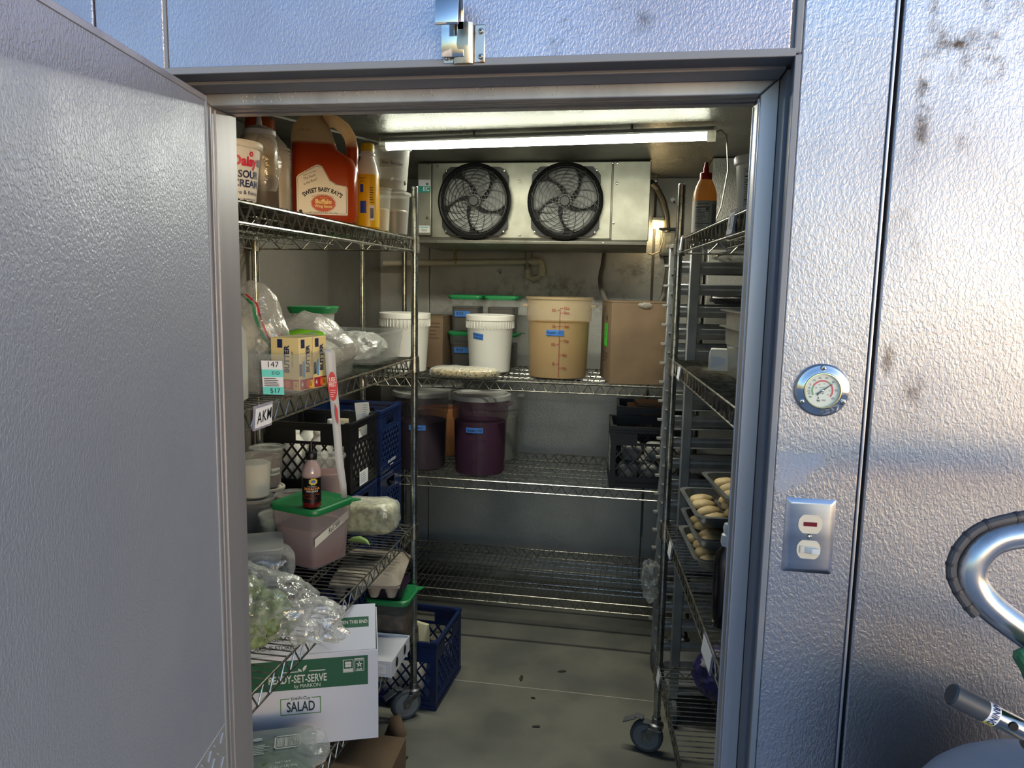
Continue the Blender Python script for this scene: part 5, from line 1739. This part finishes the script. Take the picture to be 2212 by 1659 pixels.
def carton_bottle(label, loc, h=.2, w=.075, group=None, m=None, rz=0):
    t = T('milk_bottle', label, 'bottle', loc, rz, group)
    MB().rr([(0, w * .9, w * .9, .016), (.005, w, w, .02), (h * .62, w, w, .02), (h * .8, w * .7, w * .7, .024), (h * .88, w * .45, w * .45, .016), (h * .93, w * .42, w * .42, .015)], 4).obj('body', m or M_WHITE, t)
    MB().lathe([(0, h), (w * .22, h), (w * .24, h * .985), (w * .24, h * .93), (0, h * .93)], 16).obj('cap', m or M_WHITE, t)
    return t

CH = .275
GS = 'navy crates stacked in the back left corner'
nx = ('bottom', 'second', 'third', 'topmost')
cxb = -1.212
for k in range(4):
    if k < 3:
        crate(('navy crate on the floor in the stack under the black crate', 'second navy crate from the floor under the black crate', 'navy crate directly under the black crate')[k], (cxb, 2.73, k * CH + .002), 0, .335, .285, .272, group=GS)
    crate(('navy crate on the floor at the bottom of the rear left stack', 'second navy crate from the floor in the rear left stack', 'third navy crate from the floor in the rear left stack', 'topmost navy crate of the rear left stack with white lettering')[k], (cxb + .005, 3.022, k * CH + .002), 0, .345, .27, .272, group=GS)
crate('black crate of white bottles on top of navy crates behind the left rack', (cxb, 2.73, 3 * CH + .002), 0, .335, .285, .272, M_CRBLK)
for k, (x, y) in enumerate(((-1.30, 2.66), (-1.20, 2.66), (-1.10, 2.67), (-1.30, 2.78), (-1.20, 2.79), (-1.10, 2.79))):
    carton_bottle('white bottle, %s of six in the black corner crate' % ('near left', 'near middle', 'near right', 'far left', 'far middle', 'far right')[k], (x, y, 3 * CH + .0155), .215 if k != 4 else .235, .086, 'bottles in the black corner crate')
tg = T('paper_sheet', 'white printed sheet sticking out of the black corner crate', 'paper', (-1.07, 2.85, 3 * CH + .03))
MB().bx(-.03, .03, -.0006, .0006, .12, .285).xf(Matrix.Rotation(R(-6), 4, 'Y')).obj('sheet', M_PAPER, tg)
f = onc(1e3, -90, 0)
Print(flat((.01, -.0015, .255), (1, 0, 0), (.1, 0, 1), .0008)).lines(-.034, -.006, .02, 6, .009, .002, 4).obj('fine_print', mat('pale_ink', '#7c8290', .6), tg)
tag(crumple((-1.19, 3.02, 3 * CH + .15), (.10, .08, .09), 61, .15, 12, 36, 22, 3 * CH + .02, .7, None, .5).obj('paper_bag', mat('cream_bag', '#c6bda2', .6)), 'cream paper bag inside the topmost navy crate', 'bag')
f = flat((-1.195 + .1725, 3.03, 3 * CH + .035), (0, 1, 0), (0, 0, 1), .006)
par = [o for o in COL.objects if o.get('label', '').startswith('topmost navy crate')][0]
f = flat((.1725, .0, .036), (0, 1, 0), (0, 0, 1), .003)
text('ROYAL CREST DAIRY', .017, M_PAPER, par, f, (.0, .004), sx=.62, bold=.0005)
Print(f).quad(-.02, -.015, .022, -.011).obj('fine_print', M_PAPER, par)
blk = [o for o in COL.objects if o.get('label', '').startswith('black crate of white')][0]
f = flat((.1675, -.02, .04), (0, 1, 0), (0, 0, 1), .004)
so = Print(f).quad(-.04, -.026, .05, .03).obj('paper_label', M_PAPER, blk)
Print(f).lines(-.03, .03, .02, 5, .008, .002, 5, .0006).obj('fine_print', mat('pale_ink', '#7c8290', .6), so)

crate('navy crate on the floor behind the left rack wheel', (-.868, 2.768, .002), R(-3), .33, .33, .272, group=None)
for k, (x, y) in enumerate(((-.94, 2.70), (-.84, 2.70))):
    carton_bottle(('white bottle in the floor crate, left of the pair', 'white bottle in the floor crate, right of the pair')[k], (x, y, .0155), .19, .085, 'bottles in the floor crate')
t = T('paper_sack', 'cream paper sack standing in the navy floor crate', 'sack', (-.885, 2.79, .0155), R(-20))
MB().rr([(0, .15, .06, .02), (.15, .16, .07, .02), (.235, .16, .02, .008)], 4).xf(Matrix.Rotation(R(-8), 4, 'X')).obj('sack', mat('cream_sack', '#d2caa8', .6), t)
text('BONE (30)', .02, M_INK, t, flat((.045, -.028, .20), (1, 0, 0), (0, .3, 1), .008), rot=R(75), sx=.8)

# ---- back rack, upper shelf ----------------------------------------------------------------
def bucket(label, loc, rz, r=.115, h=.272, tape=None, group='white lidded buckets'):
    t = T('white_bucket', label, 'bucket', loc, rz, group)
    rb = r * .86
    rf = lambda z: rb + (r - rb) * z / h
    MB().lathe([(0, .001), (rb - .006, .001), (rb, .006), (rf(h - .05), h - .05), (r, h - .045), (r, h - .01)], 44).obj('pail', M_WHITE, t)
    MB().lathe([(r + .001, h - .026), (r + .004, h - .024), (r + .004, h - .002), (r + .001, h + .001), (r - .008, h + .001), (r - .011, h - .003), (0, h - .003)], 44).obj('lid', M_WHITE, t)
    c = MB()
    for k in range(44):
        q = 2 * PI * k / 44
        c.box((0, 0, 0), (.004, .0022, .034), m=Matrix.Translation(((r + .0012) * math.cos(q), (r + .0012) * math.sin(q), h - .043)) @ Matrix.Rotation(q, 4, 'Z'))
    c.obj('lid_ribs', M_WHITE, t, smooth=False)['kind'] = 'stuff'
    if tape:
        f = onc(rf, -90, .165)
        s0 = lambda x, y, e=0: f(x, y - x * .12, e)
        tp = Print(s0).quad(-.087, -.014, -.032, .014, 8).obj('tape_label', M_BTAPE, t)
        text(tape[0], .0125, M_DKINK, tp, s0, (-.06, .006), sx=.62, e=.0008)
        text(tape[1], .0125, M_DKINK, tp, s0, (-.06, -.007), sx=.62, e=.0008)
    return t
bucket('white lidded bucket behind the left rack post on the upper back shelf', (-1.082, 3.36, B1 + EP), 0)
bucket('white lidded bucket with blue tape in front of the green lidded tubs', (-.70, 3.47, B1 + EP), R(12), .111, .268, ('Chocolate Chunk', 'Cookies 10/24'))
t = T('cardboard_box', 'brown cardboard box between the two white buckets', 'box', (-1.072, 3.645, B1 + EP), 0, 'brown boxes')
MB().bx(-.125, .125, -.11, .11, 0, .25).obj('carton', M_CARD, t, bevel=.002)
f = flat((.02, -.11, .17), (1, 0, 0), (0, 0, 1), .001)
Print(f).lines(.04, .09, .05, 5, .018, .004, 2).obj('fine_print', mat('box_ink', '#4f3a26', .7), t)
MB().bx(-.125, .126, -.112, .112, .248, .2515).obj('flap', M_CARD, t)
M_DKBR = mat('dark_brown_food', '#2b211c', .45, col2='#3a2c22', cs=14)
k = 0
for zz, h in ((0, .168), (.179, .168)):
    for xx, tp in ((-.857, True), (-.677, False)):
        t = square_tub(('lower left square tub of dark brown sauce with blue tape', 'lower right square tub of dark brown sauce behind the bucket', 'upper left square tub of dark brown sauce with blue tape', 'upper right square tub of dark brown sauce with green lid')[k], (xx, 3.68, B1 + EP + zz), 0, .158, h - .006, M_DKBR, .74, group='green lidded tubs on the back shelf', film=M_CLEAR)
        if tp:
            f = flat((-.02, -.158 * .465, .085), (1, 0, 0), (0, 0, 1), .003)
            to = Print(f).quad(-.03, -.014, .05, .014).obj('tape_label', M_BTAPE, t)
            text('9/25' if zz else '9/24', .021, M_DKINK, to, f, (-.004, 0), shear=.2, e=.0008)
        k += 1

def cambro(label, loc, rz, r, h, fill, frac, film, lid=False, scale_m=None, tape=None, group='round food storage tubs', handle=True):
    t = T('round_tub', label, 'tub', loc, rz, group)
    rb = r * .90
    zs = h * .70
    rf = lambda z: rb + (r * .955 - rb) * z / zs if z < zs else r
    MB().lathe([(0, .001), (rb - .006, .001), (rb, .007), (rf(zs - .001), zs - .002), (r - .002, zs + .002), (r, zs + .01), (r + .001, h - .012), (r + .007, h - .009), (r + .007, h - .001), (r + .004, h), (r - .003, h - .001)], 48).obj('tub', film, t)
    zf = h * frac
    pr = [(0, .006), (rb - .005, .006)] + [(rf(min(z, zs - .004)) - .004, z) for z in (.02, zf * .5, min(zf, zs - .003))]
    if zf > zs:
        pr += [(r - .005, zs + .004), (r - .004, zf)]
    pr.append((0, zf))
    MB().lathe(pr, 40).obj('contents', fill, t)
    if handle:
        for s in (-1, 1):
            MB().prism([(s * (r - .01), -.045), (s * (r + .018), -.035), (s * (r + .022), 0), (s * (r + .018), .035), (s * (r - .01), .045)][::s], h - .045, h - .034).obj('handle', film, t, bevel=.002)
    if lid:
        MB().lathe([(r + .008, h - .02), (r + .011, h - .018), (r + .011, h + .002), (r + .006, h + .005), (r - .006, h + .004), (r - .012, h - .004), (0, h - .003)], 48).obj('lid', lid, t)
    if scale_m:
        ff = onc(lambda z: rf(z) + (0 if z < zs else 0), -90, 0, .0016)
        p = Print(ff)
        p.quad(.003, .012, .0055, h * .87, 1, 0, 24)
        L_ = ((.20, '5L', -1), (.435, '10L', -1), (.655, '15L', -1), (.845, '20L', -1), (.15, '4qt.', 1), (.31, '8qt.', 1), (.48, '12qt.', 1), (.655, '16qt.', 1), (.815, '20qt.', 1), (.87, '22qt.', 1))
        for q, s_, sd in L_:
            p.quad(.004 if sd > 0 else -.008, h * q - .001, .0165 if sd > 0 else .004, h * q + .001, 2)
        p.obj('scale_marks', scale_m, t)
        for q, s_, sd in L_:
            text(s_, .0165, scale_m, t, ff, ((.019 if sd > 0 else -.011), h * q), align='LEFT' if sd > 0 else 'RIGHT', sx=.85, bold=.0003, e=.0004)
    if tape:
        f = onc(rf, tape[2], h * tape[3], .002)
        to = Print(f).quad(-.042, -.012, .036, .012, 8).obj('tape_label', M_BTAPE, t)
        text(tape[0], .019, M_DKINK, to, f, (-.003, 0), shear=.2, sx=tape[1], e=.0008)
    return t
cambro('large open tub of pumpkin puree with red measuring scale', (-.365, 3.375, B1 + EP), R(6), .145, .36, mat('pumpkin_puree', '#94703d', .5, col2='#856335', cs=5), .70, mat('tub_polypropylene', '#b39d78', .38, alpha=.42), scale_m=M_BRINK, tape=('Pumpkin 10/23', .62, -95, .575))
t = T('cardboard_box', 'big brown box with a green sticker at the right of the back shelf', 'box', (-.122, 3.175, B1 + EP), R(10), 'brown boxes')
MB().bx(0, .262, 0, .33, 0, .345).obj('carton', M_CARD, t, bevel=.002)
MB().bx(-.001, .263, -.001, .163, .345, .349).obj('flap', M_CARD, t)
MB().bx(-.001, .263, .167, .331, .345, .349).obj('flap', M_CARD, t)
f = flat((0, .16, .2), (0, -1, 0), (0, 0, 1), .0012)
Print(f).ell(.02, .075, .018, .012, 16).obj('hand_hole', M_INK, t)
Print(f).quad(-.05, -.05, .06, .05).obj('green_sticker', mat('neon_green', '#3fb82a', .5), t)
text('9/24', .034, mat('sticker_ink', '#1d6a14', .6), t, f, (0, .015), rot=R(90))
Print(f).lines(-.07, .08, -.075, 3, .016, .006, 2).lines(-.09, .0, .125, 3, .011, .003, 3).obj('fine_print', mat('box_ink', '#4f3a26', .7), t)
crumple((.14, -.003, .335), (.03, .006, .012), 71, .4, 40, 24, 12).obj('tape_flap', M_FILM2, t)
t = T('nut_bag', 'flat vacuum bag of seeds lying on the front edge of the back shelf', 'bag', (-.755, 3.205, B1 + .004), R(2))
crumple((0, 0, .02), (.145, .07, .024), 81, .12, 20, 60, 24, .002, .5, None, .6).obj('seeds', mat('mixed_seeds', '#a8966a', .6, col2='#4f4630', cs=110, lo=.5, hi=.6, bump=(140, .8, .003)), t)
crumple((0, 0, .021), (.155, .075, .026), 82, .10, 30, 60, 24, .001, .8, None, .6).obj('film', M_FILM, t)

# ---- back rack, middle shelf ----------------------------------------------------------------
M_SC2 = mat('faint_scale', '#2a1420', .6)
cambro('round tub of dark purple sauce with a clear lid and blue tape', (-.712, 3.335, B2 + EP), R(3), .128, .36, mat('purple_sauce', '#2e1a30', .45), .66, mat('purple_stained_plastic', '#553648', .3, alpha=.4), lid=M_HAZE, scale_m=M_SC2, tape=('Strawberry 9/23', .55, -92, .59))
cambro('dark round tub with blue tape half hidden behind the left rack post', (-1.0, 3.36, B2 + EP), R(70), .125, .36, mat('dark_berry_sauce', '#2a1c2a', .45), .62, mat('dark_stained_plastic', '#453c44', .3, alpha=.4), lid=M_FROST, tape=('Blueberry', .7, -152, .57))
cambro('round tub of orange puree at the back of the middle shelf', (-.99, 3.628, B2 + EP), R(3), .118, .36, mat('orange_puree', '#a8631f', .45), .66, M_CLEAR, lid=M_FROST)
cambro('pale olive tub behind the purple tub', (-.695, 3.625, B2 + EP), R(3), .122, .36, mat('olive_broth', '#5c5a48', .45), .6, M_FROST, lid=None)
crate('black crate of wrapped packs at the right of the middle back shelf', (.045, 3.335, B2 + EP), R(4), .325, .29, .272, M_CRBLK)
crate('second black crate standing behind the first on the back shelf', (.065, 3.63, B2 + EP), R(2), .325, .27, .31, mat('dark_navy_crate', '#0c1326', .45))
for k, (x, y, z) in enumerate(((-.03, 3.28, .016), (.06, 3.29, .016), (.15, 3.295, .016), (-.02, 3.28, .105), (.08, 3.29, .105), (.16, 3.30, .105), (.03, 3.40, .016), (.13, 3.40, .016))):
    tag(crumple((x, y, B2 + EP + z + .042), (.045, .045, .045), 90 + k, .12, 16, 26, 16, B2 + EP + z, .5, None, .7).obj('wrapped_pack', mat('pack_white', '#9c9a94', .45, col2='#7e7c78', cs=20)), ('lower left', 'lower middle', 'lower right', 'upper left', 'upper middle', 'upper right', 'rear left', 'rear right')[k] + ' white wrapped pack inside the black crate on the back shelf', 'pack', 'packs in the black back shelf crate')
tag(MB().bx(-.10, .12, -.09, .07, 0, .20).obj('flat_carton', mat('pink_tan_card', '#a97e63', .7), None, (.05, 3.64, B2 + .10), R(3), bevel=.002), 'tan carton filling the rear dark crate', 'carton')
tag(MB().bx(-.05, .10, -.08, .06, 0, .018).obj('flat_carton', mat('pink_tan_card', '#a97e63', .7), None, (.04, 3.64, B2 + .301), R(8), bevel=.002), 'thin tan carton lying on top of the rear dark crate', 'carton')
blk2 = [o for o in COL.objects if o.get('label', '').startswith('black crate of wrapped')][0]
f = flat((.09, -.145, .026), (1, 0, 0), (0, 0, 1), .004)
Print(f).quad(-.045, -.022, .06, .024).obj('paper_label', mat('dull_label', '#8d949e', .6), blk2)

# ---- right rack --------------------------------------------------------------------------------
def nutrition(parent, f, x0, x1, y0, y1, big='60'):
    w, h = x1 - x0, y1 - y0
    p = Print(f)
    p.frame(x0, y0, x1, y1, w * .015, .0003, 5)
    p.quad(x0, y0 + h * .77, x1, y0 + h * .80, 5, .0004).quad(x0, y0 + h * .62, x1, y0 + h * .635, 5, .0004).quad(x0, y0 + h * .16, x1, y0 + h * .185, 5, .0004)
    p.lines(x0 + w * .05, x1 - w * .1, y0 + h * .58, 9, h * .044, h * .014, 3, .0004)
    p.lines(x0 + w * .05, x1 - w * .1, y0 + h * .13, 3, h * .04, h * .014, 4, .0004)
    p.obj('nutrition_table', M_INK, parent)
    text('Nutrition Facts', h * .105, M_INK, parent, f, ((x0 + x1) / 2, y0 + h * .91), sx=w / (h * .80), bold=.0002, e=.0005)
    text('Calories', h * .07, M_INK, parent, f, (x0 + w * .04, y0 + h * .69), align='LEFT', sx=.8, bold=.0002, e=.0005)
    text(big, h * .11, M_INK, parent, f, (x1 - w * .16, y0 + h * .70), bold=.0004, e=.0005)
t = T('sauce_bottle', 'squeeze bottle of orange mayo sauce with a red cap', 'bottle', (.168, 2.30, E1 + EP), R(5))
MB().lathe([(0, .001), (.03, .001), (.0345, .006), (.0345, .098), (.0335, .115), (.028, .135), (.020, .152), (.0165, .158)], 30).obj('body', mat('orange_mayo', '#d8a556', .3, trans=.35, split=((.112, '#d8b57c', .03),)), t)
MB().lathe([(0, .206), (.0045, .206), (.006, .195), (.008, .188), (.008, .178), (.0165, .175), (.0175, .172), (.0175, .156), (0, .156)], 26).obj('cap', mat('red_cap', '#c02328', .4), t)
f = onc(.0345, -98, .05, .0005)
lab = Print(f).quad(-.045, -.046, .045, .044, 20).obj('label', mat('label_grey_white', '#cdccc4', .5), t)
nutrition(lab, lambda x, y, e=0: f(x, y, e + .0005), -.026, .014, -.034, .042)
Print(f).bars(.022, -.03, .042, .035, 2, .0006).obj('fine_print', mat('pale_ink', '#7c8290', .6), lab)
t = T('white_tub', 'white lidded tub with a nutrition label on the top right shelf', 'tub', (.245, 1.75, E1 + EP), R(8))
MB().lathe([(0, .001), (.044, .001), (.046, .005), (.054, .118)], 36).obj('tub', M_WHITE, t)
MB().lathe([(.055, .110), (.058, .112), (.059, .124), (.057, .129), (.05, .129), (.048, .126), (0, .126)], 36).obj('lid', M_WHITE, t)
nutrition(t, onc(lambda z: .046 + .008 * z / .118, -116, .0), -.026, .018, .02, .10, '15')
t = T('relish_jar', 'yellow green jar under a stack of white lids at the right jamb', 'jar', (.262, 1.555, E1 + EP), R(8))
MB().lathe([(0, .001), (.045, .001), (.048, .006), (.048, .10), (.044, .115)], 30).obj('jar', mat('relish_green', '#a89a2c', .35, col2='#6f7a22', cs=30), t)
f = onc(.048, -150, .06)
Print(f).quad(-.02, -.02, .02, .03, 8).obj('print', mat('relish_red', '#a8322a', .45), t)
for k, (dx, tl) in enumerate(((0, 4), (.004, -5), (-.002, 3))):
    MB().lathe([(.052, .0), (.055, .003), (.055, .014), (.05, .02), (.0, .018)], 28).xf(Matrix.Translation((dx, 0, .118 + k * .021)) @ Matrix.Rotation(R(tl), 4, 'Y')).obj('lid', M_WHITE, t)

PANC = mat('steamy_polycarbonate', '#a9a9a2', .2, alpha=.62)
food_pan('food_pan', 'lower of two nested clear pans on the second right shelf', (.385, 1.90, E2 + EP), R(5), .44, .30, .135, PANC, 'nested clear pans')
food_pan('food_pan', 'upper of two nested clear pans on the second right shelf', (.385, 1.90, E2 + EP + .052), R(5), .44, .30, .125, PANC, 'nested clear pans')
t = T('white_carton', 'small white folded carton beside the nested pans', 'carton', (.222, 2.20, E2 + EP), R(-6))
c = MB()
c.loft([[V((x, y, z)) for x, y in ((-.027, -.025), (.027, -.025), (.027, .025), (-.027, .025))] for z in (0, .045)] + [[V((x, y, .062)) for x, y in ((-.022, -.025), (.022, -.025), (.022, .025), (-.022, .025))]])
c.obj('carton', M_WHITE, t, bevel=.002)
MB().prism([(-.02, .0), (.018, .012), (.018, .03), (-.02, .035)], -.001, .0).xf(Matrix.Translation((0, -.0252, .008)) @ Matrix.Rotation(R(90), 4, 'X')).obj('flap', M_PAPER, t)

M_HOTEL = mat('dull_pan_steel', '#8b8e90', .42, .85, col2='#777a7c', cs=12)
def dumpling_mesh(seed):
    b = MB()
    def fn(u, v):
        a = PI * u
        L_ = .038
        x = -L_ * math.cos(a)
        w = .027 * math.sin(a) ** .7 + .001
        q = PI * v
        y = w * math.cos(q)
        z = .024 * math.sin(a) ** .8 * math.sin(q) ** .8
        crimp = .0022 * math.sin(x * 420 + seed) * math.exp(-((q - 1.9) / .5) ** 2)
        return V((x, y + crimp + .2 * x * x / L_, z + crimp + .0022 * nz((x, y, z), 60, seed)))
    b.grid(fn, 13, 9)
    b.bx(-.001, .001, -.001, .001, 0, .001)
    return b.mesh('dumpling', mat('raw_dough', '#c4ac7c', .6, col2='#b0976a', cs=25), ang=80)
DM = [dumpling_mesh(s) for s in (1.3, 4.7, 8.1)]
pans = [(.306, 2.235, .0, 6), (.308, 2.225, .062, 5), (.304, 2.24, .124, 6), (.372, 2.215, .186, 9)]
plab = ('lowest of the four dumpling pans on the right rack', 'second from the bottom of the four dumpling pans', 'third from the bottom of the four dumpling pans', 'topmost dumpling pan, shifted to the right of the stack')
rn = random.Random(12)
for k, (x, y, dz, a) in enumerate(pans):
    t = T('steel_pan', plab[k], 'pan', (x, y, E3 + EP + dz), R(a), 'dumpling pans on the right rack')
    W_, L_, H_ = .285, .31, .036
    MB().rr([(0, W_ - .045, L_ - .045, .03), (.004, W_ - .035, L_ - .035, .034), (H_ - .003, W_ - .008, L_ - .008, .036), (H_ - .001, W_ + .014, L_ + .014, .03), (H_ + .001, W_ + .014, L_ + .014, .03), (H_ + .001, W_ - .012, L_ - .012, .034), (.006, W_ - .04, L_ - .04, .032)], 5).obj('pan', M_HOTEL, t, ang=40)
    vis = (0, 1, 2, 3, 4)
    for i in range(3):
        for j in range(4):
            if k < 3 and i == 2:
                continue
            px, py = -.085 + i * .085 + rn.uniform(-.006, .006), -.10 + j * .066 + rn.uniform(-.006, .006)
            q = R(a)
            o = link(DM[rn.randrange(3)], 'dumpling', None, (x + px * math.cos(q) - py * math.sin(q), y + px * math.sin(q) + py * math.cos(q), E3 + EP + dz + .0085 + (0 if j % 2 else .002)), rot=(0, 0, rn.uniform(-.5, .5) + .3))
            pn = ('lowest', 'second', 'third', 'topmost')[k]
            tag(o, 'raw dumpling, %s in the %s row of the %s dumpling pan' % (('leftmost', 'second', 'rightmost')[i], ('nearest', 'second', 'third', 'farthest')[j], pn), 'dumpling', 'dumplings in the %s pan' % pn)
t = T('dark_bottle', 'dark bottle with a white cap behind the right jamb', 'bottle', (.222, 1.745, E3 + EP))
MB().lathe([(0, .001), (.028, .001), (.031, .006), (.031, .15), (.027, .175), (.015, .192), (.0145, .2)], 26).obj('body', mat('dark_glass', '#17141a', .2), t)
MB().lathe([(0, .249), (.012, .248), (.0145, .238), (.0125, .225), (.017, .222), (.0185, .205), (.0165, .196), (0, .196)], 24).obj('cap', mat('milky_cap', '#d7dadd', .35), t)
tag(crumple((.33, 2.32, E4 + .09), (.12, .09, .085), 101, .22, 20, 44, 26, E4 + .004, .7).obj('purple_bag', mat('purple_net', '#35306a', .45, col2='#1b1c3c', cs=40)), 'dark purple bag on the lowest right shelf', 'bag')
tag(crumple((.40, 2.02, .06), (.10, .05, .055), 103, .2, 20, 36, 20, .004, .6).obj('dark_bundle', mat('dark_bundle', '#262a2a', .6, col2='#3c4038', cs=30)), 'dark bundle lying on the floor below the right rack', 'bundle')
# on the sheet pan rack
tag(crumple((.46, 2.935, 1.585), (.22, .13, .035), 111, .2, 12, 50, 24, 1.562, .5).obj('black_bag', mat('black_bag_film', '#141214', .35)), 'black bag lying on the upper runners of the sheet pan rack', 'bag')
tag(crumple((.46, 2.935, 1.742), (.20, .12, .03), 113, .3, 18, 50, 24, 1.718, .8).obj('film_bag', M_FILM), 'crumpled clear bag under the top of the sheet pan rack', 'bag')
for k, z in enumerate((1.34, .93, .56)):
    t = MB().rr([(0, .50, .33, .02), (.02, .53, .352, .02), (.022, .545, .362, .02)], 4).obj('sheet_pan', mat('dark_tray', '#1c2027', .5), None, (.45, 2.935, z), R(9))
    tag(t, ('dark tray high in the sheet pan rack', 'dark tray in the middle of the sheet pan rack', 'dark tray low in the sheet pan rack')[k], 'tray', 'dark trays in the sheet pan rack')
tag(crumple((.085, 3.05, .40), (.03, .024, .10), 121, .9, 26, 36, 30, None, .9).obj('film_scrap', M_FILM), 'torn cling film hanging on the sheet pan rack post', 'film')
# crumbs on the floor
rn = random.Random(31)
lbl = ('dark crumb in the middle of the floor', 'dark sliver on the floor near the back rack', 'brown crumb on the floor near the joint', 'dark crumb on the near floor', 'black speck on the floor joint')
for k, (x, y, s, a) in enumerate(((-.27, 2.99, .018, .3), (-.43, 2.90, .022, 1.6), (-.32, 2.57, .016, .2), (-.99 + .25, 2.29, .02, .9), (-.36, 2.76, .009, 0))):
    b_ = crumple((0, 0, .003), (s, s * .35, .004), 130 + k, .4, 60, 14, 8, .0005)
    tag(b_.obj('crumb', mat('dark_crumb', '#33302a', .8), None, (x, y, 0), a), lbl[k], 'crumb', 'crumbs on the floor')
